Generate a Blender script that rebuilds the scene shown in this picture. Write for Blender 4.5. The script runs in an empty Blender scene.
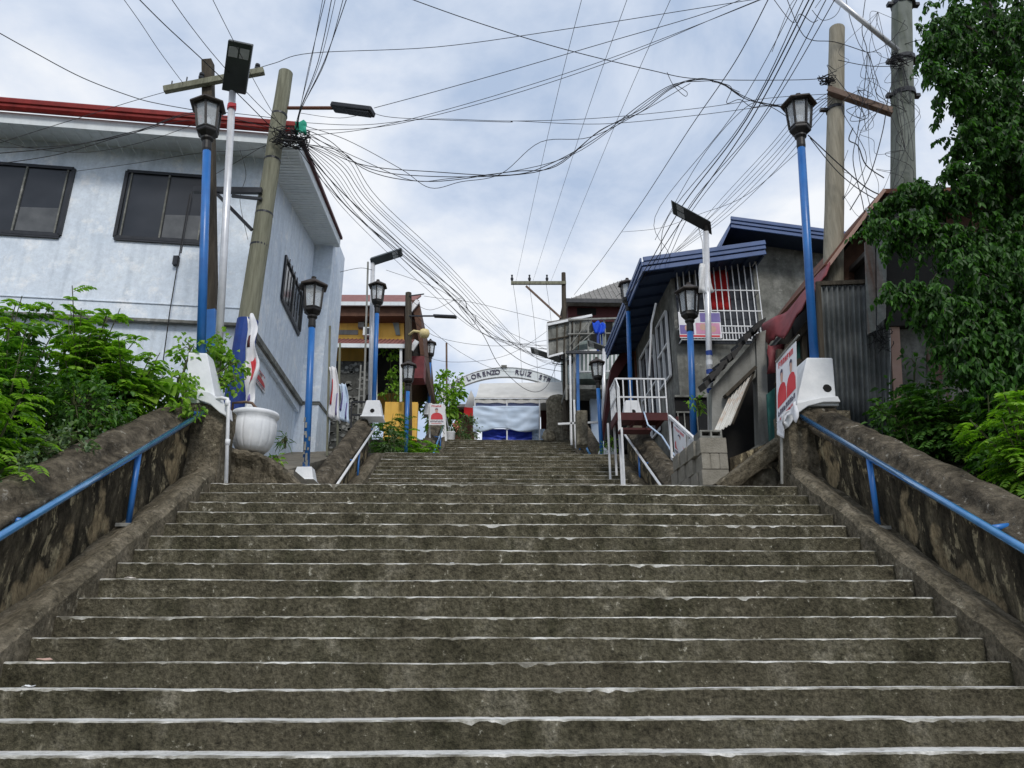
import bpy, bmesh, math, random
import numpy as np
from mathutils import Vector, noise
random.seed(7)
R = math.radians
sc = bpy.context.scene
COL = sc.collection

# ------------------------------------------------------------------ camera
F_PX, TH, YW = 740.0, R(18.893), R(1.455)
cam_d = bpy.data.cameras.new('camera'); cam = bpy.data.objects.new('camera', cam_d); COL.objects.link(cam)
cam_d.sensor_width = 36.0; cam_d.lens = 36.0*F_PX/1024.0
cam_d.clip_start = 0.05; cam_d.clip_end = 3000
cam.location = (0, 0, 0); cam.rotation_euler = (R(90)+TH, 0, -YW)
sc.camera = cam

# ------------------------------------------------------------------ sky
w = bpy.data.worlds.new('World'); sc.world = w; w.use_nodes = True
nt = w.node_tree; nt.nodes.clear()
def N(t, **k):
    n = nt.nodes.new(t)
    for a, b in k.items(): setattr(n, a, b)
    return n
SUN_EL, SUN_AZ = R(46), R(168)
sky = N('ShaderNodeTexSky', sky_type='NISHITA'); sky.sun_disc = False; sky.sun_elevation = SUN_EL; sky.sun_rotation = SUN_AZ
bg1 = N('ShaderNodeBackground'); bg1.inputs[1].default_value = 0.07
nt.links.new(sky.outputs[0], bg1.inputs[0])
tc = N('ShaderNodeTexCoord'); sep = N('ShaderNodeSeparateXYZ'); nt.links.new(tc.outputs['Generated'], sep.inputs[0])
ad = N('ShaderNodeMath', operation='ADD'); ad.inputs[1].default_value = 0.35; nt.links.new(sep.outputs[2], ad.inputs[0])
mx = N('ShaderNodeMath', operation='MAXIMUM'); mx.inputs[1].default_value = 0.1; nt.links.new(ad.outputs[0], mx.inputs[0])
dx = N('ShaderNodeMath', operation='DIVIDE'); nt.links.new(sep.outputs[0], dx.inputs[0]); nt.links.new(mx.outputs[0], dx.inputs[1])
dy = N('ShaderNodeMath', operation='DIVIDE'); nt.links.new(sep.outputs[1], dy.inputs[0]); nt.links.new(mx.outputs[0], dy.inputs[1])
cb = N('ShaderNodeCombineXYZ'); nt.links.new(dx.outputs[0], cb.inputs[0]); nt.links.new(dy.outputs[0], cb.inputs[1]); cb.inputs[2].default_value = 3.7
nz = N('ShaderNodeTexNoise'); nz.inputs['Scale'].default_value = 2.9; nz.inputs['Detail'].default_value = 7; nz.inputs['Roughness'].default_value = 0.56; nz.inputs['Distortion'].default_value = 0.25
nt.links.new(cb.outputs[0], nz.inputs['Vector'])
rp = N('ShaderNodeValToRGB'); e = rp.color_ramp.elements
e[0].position = 0.37; e[0].color = (0.42, 0.52, 0.69, 1); e[1].position = 0.64; e[1].color = (0.88, 0.9, 0.93, 1)
m1 = rp.color_ramp.elements.new(0.5); m1.color = (0.64, 0.71, 0.83, 1)
nt.links.new(nz.outputs[0], rp.inputs[0])
bg2 = N('ShaderNodeBackground'); bg2.inputs[1].default_value = 0.88; nt.links.new(rp.outputs[0], bg2.inputs[0])
ms = N('ShaderNodeMixShader'); ms.inputs[0].default_value = 0.88
nt.links.new(bg1.outputs[0], ms.inputs[1]); nt.links.new(bg2.outputs[0], ms.inputs[2])
wo = N('ShaderNodeOutputWorld'); nt.links.new(ms.outputs[0], wo.inputs[0])

sd = bpy.data.lights.new('sun', 'SUN'); sd.energy = 1.5; sd.angle = R(14); sd.color = (1, 0.96, 0.9)
so = bpy.data.objects.new('sun', sd); COL.objects.link(so); so.location = (0, -20, 40)
sv = Vector((math.sin(SUN_AZ)*math.cos(SUN_EL), math.cos(SUN_AZ)*math.cos(SUN_EL), math.sin(SUN_EL)))
so.rotation_euler = sv.to_track_quat('Z', 'Y').to_euler()
vs = sc.view_settings; vs.view_transform = 'Standard'; vs.look = 'None'; vs.gamma = 1; vs.use_curve_mapping = False; vs.exposure = 0.42
sc.render.resolution_x = 1024; sc.render.resolution_y = 768
sc.render.engine = 'CYCLES'
sc.cycles.max_bounces = 6; sc.cycles.transparent_max_bounces = 12

# ------------------------------------------------------------------ measuring helpers
cth, sth, cy, sy = math.cos(TH), math.sin(TH), math.cos(YW), math.sin(YW)
def ray(x, y):
    a = (x-512)/F_PX; b = -(y-384)/F_PX
    Yp = cth-b*sth; Z = sth+b*cth
    return Vector((a*cy+Yp*sy, -a*sy+Yp*cy, Z))
def pt(x, y, Y=None, X=None, Z=None):
    """point of the surveyed scene: bearing read off the photograph, distance given in metres"""
    r = ray(x, y)
    if Y is not None: return r*(Y/r.y)
    if X is not None: return r*(X/r.x)
    return r*(Z/r.z)
def onplane(x, y, P, n):
    r = ray(x, y); return r*(P.dot(n)/r.dot(n))
def nz3(x, y, z, s=1.0): return noise.noise(Vector((x*s, y*s, z*s)))

# ------------------------------------------------------------------ object helpers
ORG = {}
def setp(o, label=None, cat=None, group=None, kind=None):
    if label: o['label'] = label
    if cat: o['category'] = cat
    if group: o['group'] = group
    if kind: o['kind'] = kind
    return o
def thing(name, loc, label, cat, group=None, kind=None):
    o = bpy.data.objects.new(name, None); COL.objects.link(o); o.location = loc; o.empty_display_size = 0.2
    ORG[o] = Vector(loc)
    return setp(o, label, cat, group, kind)
def frame_of(d):
    d = Vector(d).normalized()
    a = Vector((0, 0, 1)) if abs(d.z) < 0.9 else Vector((1, 0, 0))
    u = d.cross(a).normalized(); v = u.cross(d).normalized()
    return u, v
class MB:
    def __init__(s): s.v = []; s.f = []; s.m = []; s.mi = 0
    def add(s, vs, fs):
        b = len(s.v); s.v += [tuple(q) for q in vs]; s.f += [[b+i for i in q] for q in fs]; s.m += [s.mi]*len(fs); return s
    def box(s, lo, hi):
        x0, y0, z0 = lo; x1, y1, z1 = hi
        return s.add([(x0,y0,z0),(x1,y0,z0),(x1,y1,z0),(x0,y1,z0),(x0,y0,z1),(x1,y0,z1),(x1,y1,z1),(x0,y1,z1)],
                     [(0,3,2,1),(4,5,6,7),(0,1,5,4),(1,2,6,5),(2,3,7,6),(3,0,4,7)])
    def obox(s, c, ax, ay, az):
        """box centred at c with half-axis vectors"""
        c, ax, ay, az = map(Vector, (c, ax, ay, az)); P = []
        for k in (-1, 1):
            for i, j in ((-1,-1),(1,-1),(1,1),(-1,1)): P.append(c+ax*i+ay*j+az*k)
        return s.add(P, [(0,3,2,1),(4,5,6,7),(0,1,5,4),(1,2,6,5),(2,3,7,6),(3,0,4,7)])
    def beam(s, p, q, w_, h, up=(0,0,1)):
        p, q = Vector(p), Vector(q); d = (q-p).normalized(); up = Vector(up)
        u = d.cross(up); u = u.normalized() if u.length > 1e-4 else Vector((1,0,0)); v = u.cross(d).normalized()
        return s.obox((p+q)/2, (q-p)/2, u*w_/2, v*h/2)
    def tube(s, pts, r, seg=8, cap=True, r2=None):
        pts = [Vector(p) for p in pts]; n = len(pts); rings = []
        u = None
        for i, p in enumerate(pts):
            d = (pts[min(i+1, n-1)]-pts[max(i-1, 0)])
            if d.length < 1e-7: d = Vector((0,0,1))
            d.normalize()
            if u is None:
                u, v = frame_of(d); v = d.cross(u)
            else:
                u = (u-d*u.dot(d)); u = u.normalized() if u.length > 1e-5 else frame_of(d)[0]; v = d.cross(u)
            rr = (r[i] if isinstance(r, (list, tuple)) else (r if r2 is None else r+(r2-r)*i/(n-1)))
            rings.append([p+(u*math.cos(2*math.pi*k/seg)+v*math.sin(2*math.pi*k/seg))*rr for k in range(seg)])
        V = [q for g in rings for q in g]; Fs = []
        for i in range(n-1):
            for k in range(seg):
                a = i*seg+k; b = i*seg+(k+1) % seg; Fs.append((a, b, b+seg, a+seg))
        if cap: Fs.append(tuple(range(seg-1, -1, -1))); Fs.append(tuple((n-1)*seg+k for k in range(seg)))
        return s.add(V, Fs)
    def lathe(s, prof, seg=24, c=(0,0,0), rot=0.0, axis=None):
        c = Vector(c); V = []; n = len(prof)
        for r, z in prof:
            for k in range(seg):
                a = 2*math.pi*k/seg+rot; V.append(c+Vector((r*math.cos(a), r*math.sin(a), z)))
        Fs = []
        for i in range(n-1):
            for k in range(seg):
                a = i*seg+k; b = i*seg+(k+1) % seg; Fs.append((a, b, b+seg, a+seg))
        Fs.append(tuple(range(seg-1, -1, -1))); Fs.append(tuple((n-1)*seg+k for k in range(seg)))
        return s.add(V, Fs)
    def prism(s, poly, d):
        """closed prism: polygon (3-D points) pushed along vector d"""
        poly = [Vector(p) for p in poly]; d = Vector(d); n = len(poly)
        V = poly+[p+d for p in poly]
        return s.add(V, [tuple(range(n)), tuple(range(2*n-1, n-1, -1))]+[(i, i+n, (i+1) % n+n, (i+1) % n) for i in range(n)])
    def grid(s, P):
        """P[i][j] points"""
        n, m = len(P), len(P[0]); V = [q for r_ in P for q in r_]
        return s.add(V, [(i*m+j, i*m+j+1, (i+1)*m+j+1, (i+1)*m+j) for i in range(n-1) for j in range(m-1)])
    def build(s, name, mats, parent=None, smooth=False, bevel=0, local=False, fix=True, solid=0):
        me = bpy.data.meshes.new(name)
        if parent is not None and not local: o0 = ORG[parent]
        elif parent is None: 
            a = np.array(s.v); o0 = Vector(((a[:,0].min()+a[:,0].max())/2, (a[:,1].min()+a[:,1].max())/2, a[:,2].min()))
        else: o0 = Vector((0,0,0))
        me.from_pydata([(q[0]-o0.x, q[1]-o0.y, q[2]-o0.z) for q in s.v], [], s.f)
        if not isinstance(mats, (list, tuple)): mats = [mats]
        for m in mats: me.materials.append(m)
        me.polygons.foreach_set('material_index', s.m)
        if fix:
            bm = bmesh.new(); bm.from_mesh(me); bmesh.ops.recalc_face_normals(bm, faces=bm.faces); bm.to_mesh(me); bm.free()
        if smooth: me.polygons.foreach_set('use_smooth', [True]*len(me.polygons))
        me.update()
        o = bpy.data.objects.new(name, me); COL.objects.link(o)
        if parent is not None: o.parent = parent; ORG[o] = o0
        else: o.location = o0; ORG[o] = o0
        if solid:
            md = o.modifiers.new('s', 'SOLIDIFY'); md.thickness = solid; md.offset = 0
        if bevel:
            md = o.modifiers.new('b', 'BEVEL'); md.width = bevel; md.segments = 2; md.limit_method = 'ANGLE'; md.angle_limit = R(40)
        return o
def PB(mb, x0, y0, x1, y1, Y, d):
    """upright box whose front face, at distance Y, fills the measured rectangle"""
    xm, ym = (x0+x1)/2, (y0+y1)/2
    X0, X1 = pt(x0, ym, Y=Y).x, pt(x1, ym, Y=Y).x; Z1, Z0 = pt(xm, y0, Y=Y).z, pt(xm, y1, Y=Y).z
    mb.box((X0, Y, Z0), (X1, Y+d, Z1)); return X0, X1, Z0, Z1
def PP(mb, pts, Y, d):
    mb.prism([pt(x, y, Y=Y) for x, y in pts], (0, d, 0))

def copy_tree(o, parent=None):
    c = o.copy(); COL.objects.link(c)
    if parent is not None: c.parent = parent
    for ch in list(o.children): copy_tree(ch, c)
    return c

# ------------------------------------------------------------------ materials
def new_mat(name):
    m = bpy.data.materials.new(name); m.use_nodes = True; t = m.node_tree
    return m, t, t.nodes['Principled BSDF']
def mat(name, cols, scale=3.0, rough=0.8, bump=0.0, bscale=20, metal=0.0, streak=0.0, streak_col=None, spec=0.35, detail=8, lo=0.3, hi=0.7, speck=None, var=0.0, coat=0, stretch=(1,1,1), rough_var=0.0, fine=None, blotch=None):
    """procedural surface: colours spread by noise, optional vertical run stains, specks and bump"""
    m, t, b = new_mat(name); L = t.links.new
    if not isinstance(cols[0], (tuple, list)): cols = [cols]
    tc = t.nodes.new('ShaderNodeTexCoord')
    mp = t.nodes.new('ShaderNodeMapping'); mp.inputs['Scale'].default_value = stretch; L(tc.outputs['Object'], mp.inputs[0])
    n = t.nodes.new('ShaderNodeTexNoise'); n.inputs['Scale'].default_value = scale; n.inputs['Detail'].default_value = detail; n.inputs['Roughness'].default_value = 0.62
    L(mp.outputs[0], n.inputs['Vector'])
    r = t.nodes.new('ShaderNodeValToRGB'); L(n.outputs[0], r.inputs[0]); el = r.color_ramp.elements
    if len(cols) == 1: c = cols[0]; cols = [tuple(q*0.88 for q in c), tuple(min(1, q*1.1) for q in c)]
    k = len(cols)
    el[0].position = lo; el[0].color = (*cols[0], 1); el[1].position = hi; el[1].color = (*cols[-1], 1)
    for i in range(1, k-1): q = el.new(lo+(hi-lo)*i/(k-1)); q.color = (*cols[i], 1)
    out = r.outputs[0]
    if streak:
        mp2 = t.nodes.new('ShaderNodeMapping'); mp2.inputs['Scale'].default_value = (7, 7, 0.55); L(tc.outputs['Object'], mp2.inputs[0])
        n2 = t.nodes.new('ShaderNodeTexNoise'); n2.inputs['Scale'].default_value = 1.0; n2.inputs['Detail'].default_value = 6; L(mp2.outputs[0], n2.inputs['Vector'])
        r2 = t.nodes.new('ShaderNodeValToRGB'); r2.color_ramp.elements[0].position = 0.48; r2.color_ramp.elements[1].position = 0.66; L(n2.outputs[0], r2.inputs[0])
        mm = t.nodes.new('ShaderNodeMath'); mm.operation = 'MULTIPLY'; mm.inputs[1].default_value = streak; L(r2.outputs[0], mm.inputs[0])
        mi = t.nodes.new('ShaderNodeMixRGB'); L(mm.outputs[0], mi.inputs[0]); L(out, mi.inputs[1]); mi.inputs[2].default_value = (*(streak_col or (0.05,0.045,0.035)), 1); out = mi.outputs[0]
    if blotch:
        n4 = t.nodes.new('ShaderNodeTexNoise'); n4.inputs['Scale'].default_value = blotch[1]; n4.inputs['Detail'].default_value = 3 if len(blotch) < 3 else 8; L(tc.outputs['Object'], n4.inputs['Vector'])
        r4 = t.nodes.new('ShaderNodeValToRGB'); q_ = blotch[2] if len(blotch) > 2 else (0.42, 0.62, 0.6); r4.color_ramp.elements[0].position = q_[0]; r4.color_ramp.elements[1].position = q_[1]; r4.color_ramp.elements[1].color = (q_[2],)*3+(1,); L(n4.outputs[0], r4.inputs[0])
        mi = t.nodes.new('ShaderNodeMixRGB'); L(r4.outputs[0], mi.inputs[0]); L(out, mi.inputs[1]); mi.inputs[2].default_value = (*blotch[0], 1); out = mi.outputs[0]
    if speck:
        n3 = t.nodes.new('ShaderNodeTexNoise'); n3.inputs['Scale'].default_value = speck[1]; n3.inputs['Detail'].default_value = 5; n3.inputs['Roughness'].default_value = 0.7; L(mp.outputs[0], n3.inputs['Vector'])
        r3 = t.nodes.new('ShaderNodeValToRGB'); r3.color_ramp.elements[0].position = speck[2]; r3.color_ramp.elements[1].position = min(1, speck[2]+speck[3]); L(n3.outputs[0], r3.inputs[0])
        mi = t.nodes.new('ShaderNodeMixRGB'); L(r3.outputs[0], mi.inputs[0]); L(out, mi.inputs[1]); mi.inputs[2].default_value = (*speck[0], 1); out = mi.outputs[0]
    if fine:
        nf = t.nodes.new('ShaderNodeTexNoise'); nf.inputs['Scale'].default_value = fine[1]; nf.inputs['Detail'].default_value = 10; nf.inputs['Roughness'].default_value = 0.78; L(mp.outputs[0], nf.inputs['Vector'])
        rf_ = t.nodes.new('ShaderNodeMapRange'); rf_.inputs[1].default_value = 0.32; rf_.inputs[2].default_value = 0.68; rf_.inputs[3].default_value = 1-fine[0]; rf_.inputs[4].default_value = 1+fine[0]; L(nf.outputs[0], rf_.inputs[0])
        hf_ = t.nodes.new('ShaderNodeHueSaturation'); L(rf_.outputs[0], hf_.inputs['Value']); L(out, hf_.inputs['Color']); out = hf_.outputs[0]
    if var:
        g = t.nodes.new('ShaderNodeNewGeometry'); h = t.nodes.new('ShaderNodeHueSaturation')
        a = t.nodes.new('ShaderNodeMapRange'); a.inputs[3].default_value = 1-var; a.inputs[4].default_value = 1+var
        L(g.outputs['Random Per Island'], a.inputs[0]); L(a.outputs[0], h.inputs['Value']); L(out, h.inputs['Color']); out = h.outputs[0]
    L(out, b.inputs['Base Color'])
    b.inputs['Roughness'].default_value = rough; b.inputs['Metallic'].default_value = metal; b.inputs['Specular IOR Level'].default_value = spec
    if coat: b.inputs['Coat Weight'].default_value = coat
    if bump:
        nb = t.nodes.new('ShaderNodeTexNoise'); nb.inputs['Scale'].default_value = bscale; nb.inputs['Detail'].default_value = 8; nb.inputs['Roughness'].default_value = 0.65; L(mp.outputs[0], nb.inputs['Vector'])
        bp = t.nodes.new('ShaderNodeBump'); bp.inputs['Strength'].default_value = bump; bp.inputs['Distance'].default_value = 0.03 if bump < 0.8 else 0.07; L(nb.outputs[0], bp.inputs['Height']); L(bp.outputs[0], b.inputs['Normal'])
    return m
def leaf_mat(name, c1, c2, rough=0.4, trans=0.25, spec=0.5):
    m, t, b = new_mat(name); L = t.links.new
    g = t.nodes.new('ShaderNodeNewGeometry'); r = t.nodes.new('ShaderNodeValToRGB'); el = r.color_ramp.elements
    el[0].color = (*c1, 1); el[1].color = (*c2, 1); L(g.outputs['Random Per Island'], r.inputs[0]); L(r.outputs[0], b.inputs['Base Color'])
    b.inputs['Roughness'].default_value = rough; b.inputs['Specular IOR Level'].default_value = spec
    tr = t.nodes.new('ShaderNodeBsdfTranslucent'); mi = t.nodes.new('ShaderNodeMixShader'); mi.inputs[0].default_value = trans
    br = t.nodes.new('ShaderNodeMixRGB'); br.blend_type = 'MULTIPLY'; br.inputs[0].default_value = 1; L(r.outputs[0], br.inputs[1]); br.inputs[2].default_value = (1.5, 1.9, 0.6, 1)
    L(br.outputs[0], tr.inputs[0]); L(b.outputs[0], mi.inputs[1]); L(tr.outputs[0], mi.inputs[2]); L(mi.outputs[0], t.nodes['Material Output'].inputs[0])
    return m
M = {}
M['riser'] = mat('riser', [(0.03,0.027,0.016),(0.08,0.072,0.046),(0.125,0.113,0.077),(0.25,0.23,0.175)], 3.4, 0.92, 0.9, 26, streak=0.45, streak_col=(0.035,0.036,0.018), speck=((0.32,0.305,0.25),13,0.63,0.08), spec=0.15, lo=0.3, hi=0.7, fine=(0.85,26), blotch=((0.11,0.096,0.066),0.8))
M['tread'] = mat('tread', [(0.45,0.45,0.43),(0.7,0.7,0.68)], 3.0, 0.85, 0.3, 30, speck=((0.13,0.12,0.1),9,0.58,0.1), spec=0.25, fine=(0.3,14))  # paler than the risers: worn clean, plus sky brightness put into the colour
M['edge'] = mat('edge', [(0.12,0.11,0.085),(0.3,0.29,0.25),(0.58,0.57,0.53)], 3.5, 0.9, 0.5, 40, spec=0.2, lo=0.36, hi=0.62, fine=(0.4,20))
M['oldwall'] = mat('oldwall', [(0.02,0.018,0.013),(0.055,0.046,0.032),(0.11,0.092,0.062),(0.2,0.17,0.11)], 2.6, 0.95, 0.9, 14, streak=0.7, streak_col=(0.022,0.02,0.014), speck=((0.38,0.32,0.2),3.6,0.56,0.05), spec=0.15, fine=(0.8,9), stretch=(1.9,1.9,0.8), blotch=((0.36,0.28,0.165),1.3,(0.57,0.61,0.9)))
M['cap'] = mat('cap', [(0.045,0.038,0.028),(0.095,0.08,0.058),(0.16,0.135,0.1)], 3.2, 0.95, 1.0, 12, speck=((0.26,0.24,0.2),9,0.6,0.07), spec=0.15, fine=(0.8,7))
M['curb'] = mat('curb', [(0.07,0.06,0.04),(0.14,0.12,0.085),(0.22,0.19,0.14)], 2.8, 0.95, 0.8, 18, streak=0.3, speck=((0.3,0.27,0.2),8,0.6,0.08), spec=0.15, fine=(0.75,18))
M['stone'] = mat('stone', [(0.08,0.072,0.05),(0.2,0.18,0.135),(0.32,0.29,0.22)], 7, 0.95, 0.9, 16, speck=((0.3,0.1,0.06),5,0.7,0.05), spec=0.15, fine=(0.5,8))
M['path'] = mat('path', [(0.12,0.105,0.08),(0.22,0.2,0.16)], 2, 0.9, 0.4, 22, fine=(0.4,10))
M['soil'] = mat('soil', [(0.03,0.026,0.015),(0.06,0.055,0.03)], 3, 1.0, 0.8, 10)
M['blue'] = mat('blue', [(0.012,0.1,0.33),(0.025,0.165,0.48)], 3, 0.35, 0.05, 40, spec=0.5, speck=((0.2,0.3,0.42),9,0.72,0.04))
M['railblue'] = mat('railblue', [(0.03,0.17,0.42),(0.07,0.28,0.55)], 5, 0.18, 0.02, 30, spec=0.9, coat=1.0, metal=0.35)
M['darkblue'] = mat('darkblue', [(0.01,0.03,0.17),(0.015,0.06,0.28)], 3, 0.6, 0.1, 20)
M['black'] = mat('black', [(0.008,0.008,0.008),(0.02,0.017,0.015)], 12, 0.5, 0.1, 30)
M['lamproof'] = mat('lamproof', [(0.022,0.018,0.016),(0.06,0.046,0.038)], 9, 0.6, 0.2, 30)
M['wire'] = mat('wire', [(0.012,0.012,0.014),(0.02,0.02,0.022)], 5, 0.6)
M['white'] = mat('white', [(0.62,0.64,0.66),(0.78,0.79,0.8)], 4, 0.6, 0.15, 25, speck=((0.4,0.38,0.33),7,0.7,0.08))
M['whitepaint'] = mat('whitepaint', [(0.6,0.62,0.64),(0.8,0.8,0.8)], 5, 0.45, 0.05, 25)
M['galv'] = mat('galv', [(0.55,0.56,0.58),(0.72,0.73,0.75)], 6, 0.35, metal=0.25)
M['housewall'] = mat('housewall', [(0.63,0.71,0.8),(0.69,0.76,0.84),(0.74,0.81,0.87)], 1.3, 0.85, 0.12, 30, streak=0.32, streak_col=(0.4,0.46,0.53), speck=((0.84,0.87,0.9),2.6,0.54,0.14), fine=(0.14,9))
M['plinth'] = mat('plinth', [(0.62,0.7,0.79),(0.7,0.77,0.84)], 1.6, 0.85, 0.1, 30, streak=0.35, streak_col=(0.42,0.47,0.5), speck=((0.84,0.87,0.9),2.2,0.58,0.12), fine=(0.14,9))
M['fascia'] = mat('fascia', [(0.62,0.67,0.69),(0.74,0.78,0.79)], 2, 0.7, streak=0.15, streak_col=(0.3,0.3,0.28))
M['redroof'] = mat('redroof', [(0.16,0.012,0.01),(0.25,0.022,0.018)], 3, 0.6, spec=0.25, fine=(0.2,6))
M['frame_dark'] = mat('frame_dark', [(0.02,0.022,0.026),(0.04,0.042,0.048)], 5, 0.4, metal=0.3)
M['cement'] = mat('cement', [(0.09,0.09,0.08),(0.17,0.172,0.155),(0.27,0.27,0.245)], 2.2, 0.92, 0.5, 14, streak=0.35, streak_col=(0.07,0.068,0.055), fine=(0.3,7), speck=((0.36,0.36,0.33),2.3,0.6,0.1))
M['cementlight'] = mat('cementlight', [(0.2,0.2,0.18),(0.32,0.32,0.3)], 2, 0.92, 0.4, 16, streak=0.4, streak_col=(0.1,0.1,0.08))
M['block'] = mat('block', [(0.2,0.185,0.15),(0.31,0.29,0.245)], 5, 0.95, 0.6, 40, var=0.12)
M['navy'] = mat('navy', [(0.025,0.06,0.17),(0.045,0.1,0.26)], 2, 0.45, spec=0.5)
M['navydark'] = mat('navydark', [(0.02,0.035,0.075),(0.03,0.05,0.1)], 2, 0.6)
M['wood'] = mat('wood', [(0.13,0.13,0.09),(0.27,0.27,0.2)], 3, 0.9, 0.6, 12, stretch=(6,6,0.5), speck=((0.05,0.045,0.03),5,0.66,0.06))
M['paletimber'] = mat('paletimber', [(0.22,0.2,0.15),(0.37,0.34,0.27)], 3, 0.9, 0.5, 12, stretch=(6,6,0.45), speck=((0.09,0.075,0.05),4,0.66,0.05))
M['darkwood'] = mat('darkwood', [(0.035,0.028,0.02),(0.09,0.075,0.055)], 3, 0.9, 0.5, 14, stretch=(6,6,0.5))
M['poleconc'] = mat('poleconc', [(0.13,0.145,0.13),(0.22,0.24,0.215)], 2, 0.9, 0.3, 20, streak=0.6, streak_col=(0.07,0.085,0.055))
M['steel'] = mat('steel', [(0.09,0.045,0.028),(0.17,0.12,0.09)], 5, 0.7, 0.3, 20)
M['corr'] = mat('corr', [(0.05,0.06,0.06),(0.11,0.12,0.12),(0.2,0.21,0.205)], 2.2, 0.7, 0.1, 20, metal=0.15, streak=0.5, streak_col=(0.035,0.035,0.033), speck=((0.24,0.25,0.25),6,0.68,0.05))
M['rust'] = mat('rust', [(0.13,0.14,0.13),(0.24,0.25,0.24)], 3, 0.8, 0.2, 20, streak=0.7, streak_col=(0.14,0.05,0.022), fine=(0.3,10))
M['rusty'] = mat('rusty', [(0.05,0.022,0.014),(0.15,0.06,0.035),(0.1,0.07,0.055)], 4, 0.9, 0.4, 20)
M['maroon'] = mat('maroon', [(0.13,0.025,0.03),(0.24,0.05,0.055)], 3, 0.6, 0.2, 8)
M['maroondark'] = mat('maroondark', [(0.055,0.012,0.012),(0.09,0.02,0.02)], 3, 0.7)
M['teal'] = mat('teal', [(0.02,0.1,0.085),(0.035,0.16,0.14)], 4, 0.75, 0.2, 18, streak=0.4)
M['dark'] = mat('dark', [(0.008,0.008,0.008),(0.016,0.015,0.014)], 3, 0.95)
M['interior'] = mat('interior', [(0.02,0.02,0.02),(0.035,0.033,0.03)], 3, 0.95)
M['yellow'] = mat('yellow', [(0.74,0.42,0.07),(0.84,0.52,0.12)], 2, 0.85, 0.1, 20, streak=0.25, streak_col=(0.3,0.17,0.05))
M['rooftile'] = mat('rooftile', [(0.16,0.06,0.052),(0.27,0.12,0.105)], 5, 0.75, 0.3, 14)
M['brownwood'] = mat('brownwood', [(0.07,0.035,0.022),(0.13,0.065,0.04)], 4, 0.85, 0.2, 12)
M['tin'] = mat('tin', [(0.16,0.15,0.14),(0.26,0.25,0.235)], 3, 0.7, 0.1, 14, streak=0.3)
M['greenish'] = mat('greenish', [(0.2,0.25,0.24),(0.3,0.35,0.33)], 2, 0.9, 0.1, 14, streak=0.35)
M['tarp'] = mat('tarp', [(0.5,0.49,0.46),(0.62,0.61,0.58)], 2, 0.6, 0.1, 8)
M['tarp_rust'] = mat('tarp_rust', [(0.5,0.47,0.42),(0.66,0.66,0.63)], 1.5, 0.6, 0.1, 8, streak=0.5, streak_col=(0.42,0.24,0.12), stretch=(1,1,1))
M['curtain'] = mat('curtain', [(0.5,0.62,0.78),(0.6,0.7,0.84)], 1, 0.8)
M['lilac'] = mat('lilac', [(0.38,0.42,0.68),(0.48,0.52,0.76)], 1, 0.8)
M['royal'] = mat('royal', [(0.015,0.035,0.34),(0.025,0.06,0.46)], 1.5, 0.6)
M['cloth_blue'] = mat('cloth_blue', [(0.01,0.06,0.5),(0.02,0.11,0.7)], 2, 0.7)
M['poster'] = mat('poster', [(0.66,0.67,0.7),(0.78,0.78,0.8)], 3, 0.5)
M['posterred'] = mat('posterred', [(0.5,0.03,0.04),(0.62,0.06,0.07)], 3, 0.5)
M['ink'] = mat('ink', [(0.06,0.05,0.09),(0.09,0.08,0.12)], 3, 0.6)
M['skin'] = mat('skin', [(0.5,0.3,0.24),(0.6,0.38,0.3)], 8, 0.6)
M['purple'] = mat('purple', [(0.13,0.1,0.3),(0.2,0.16,0.4)], 3, 0.5)
M['pink'] = mat('pink', [(0.5,0.2,0.34),(0.62,0.3,0.42)], 3, 0.5)
M['redcloth'] = mat('redcloth', [(0.4,0.01,0.012),(0.5,0.02,0.02)], 3, 0.85)
M['rubble'] = mat('rubble', [(0.04,0.04,0.035),(0.1,0.1,0.09)], 4, 0.95, 0.8, 10)
M['rubblelight'] = mat('rubblelight', [(0.13,0.13,0.12),(0.24,0.24,0.22)], 4, 0.95, 0.6, 14, var=0.3)
M['greennet'] = mat('greennet', [(0.02,0.3,0.2),(0.05,0.42,0.3)], 4, 0.8)
M['litter'] = mat('litter', [(0.6,0.5,0.4),(0.75,0.72,0.7)], 6, 0.7)
M['lens'] = mat('lens', [(0.28,0.3,0.3),(0.38,0.4,0.4)], 6, 0.25, spec=0.6)
M['panel'] = mat('panel', [(0.022,0.03,0.03),(0.04,0.05,0.05)], 3, 0.35, spec=0.6)
M['pinkpost'] = mat('pinkpost', [(0.4,0.25,0.2),(0.5,0.34,0.28)], 3, 0.85)
M['globe'] = mat('globe', [(0.6,0.48,0.2),(0.7,0.58,0.3)], 3, 0.4)
M['bark'] = mat('bark', [(0.05,0.045,0.035),(0.11,0.1,0.08)], 5, 0.95, 0.7, 15)
M['stem'] = mat('stem', [(0.05,0.06,0.025),(0.1,0.11,0.045)], 5, 0.8)
M['flower'] = mat('flower', [(0.6,0.2,0.14),(0.65,0.32,0.22)], 5, 0.8)
M['leaf_bright'] = leaf_mat('leaf_bright', (0.085,0.19,0.016), (0.25,0.41,0.045), 0.5, 0.38, 0.3)
M['leaf_mid'] = leaf_mat('leaf_mid', (0.025,0.08,0.012), (0.1,0.22,0.032), 0.48, 0.28, 0.3)
M['leaf_grey'] = leaf_mat('leaf_grey', (0.06,0.11,0.05), (0.16,0.23,0.1), 0.5, 0.25)
M['leaf_dark'] = leaf_mat('leaf_dark', (0.009,0.034,0.006), (0.06,0.165,0.02), 0.5, 0.3, 0.3)
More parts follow.
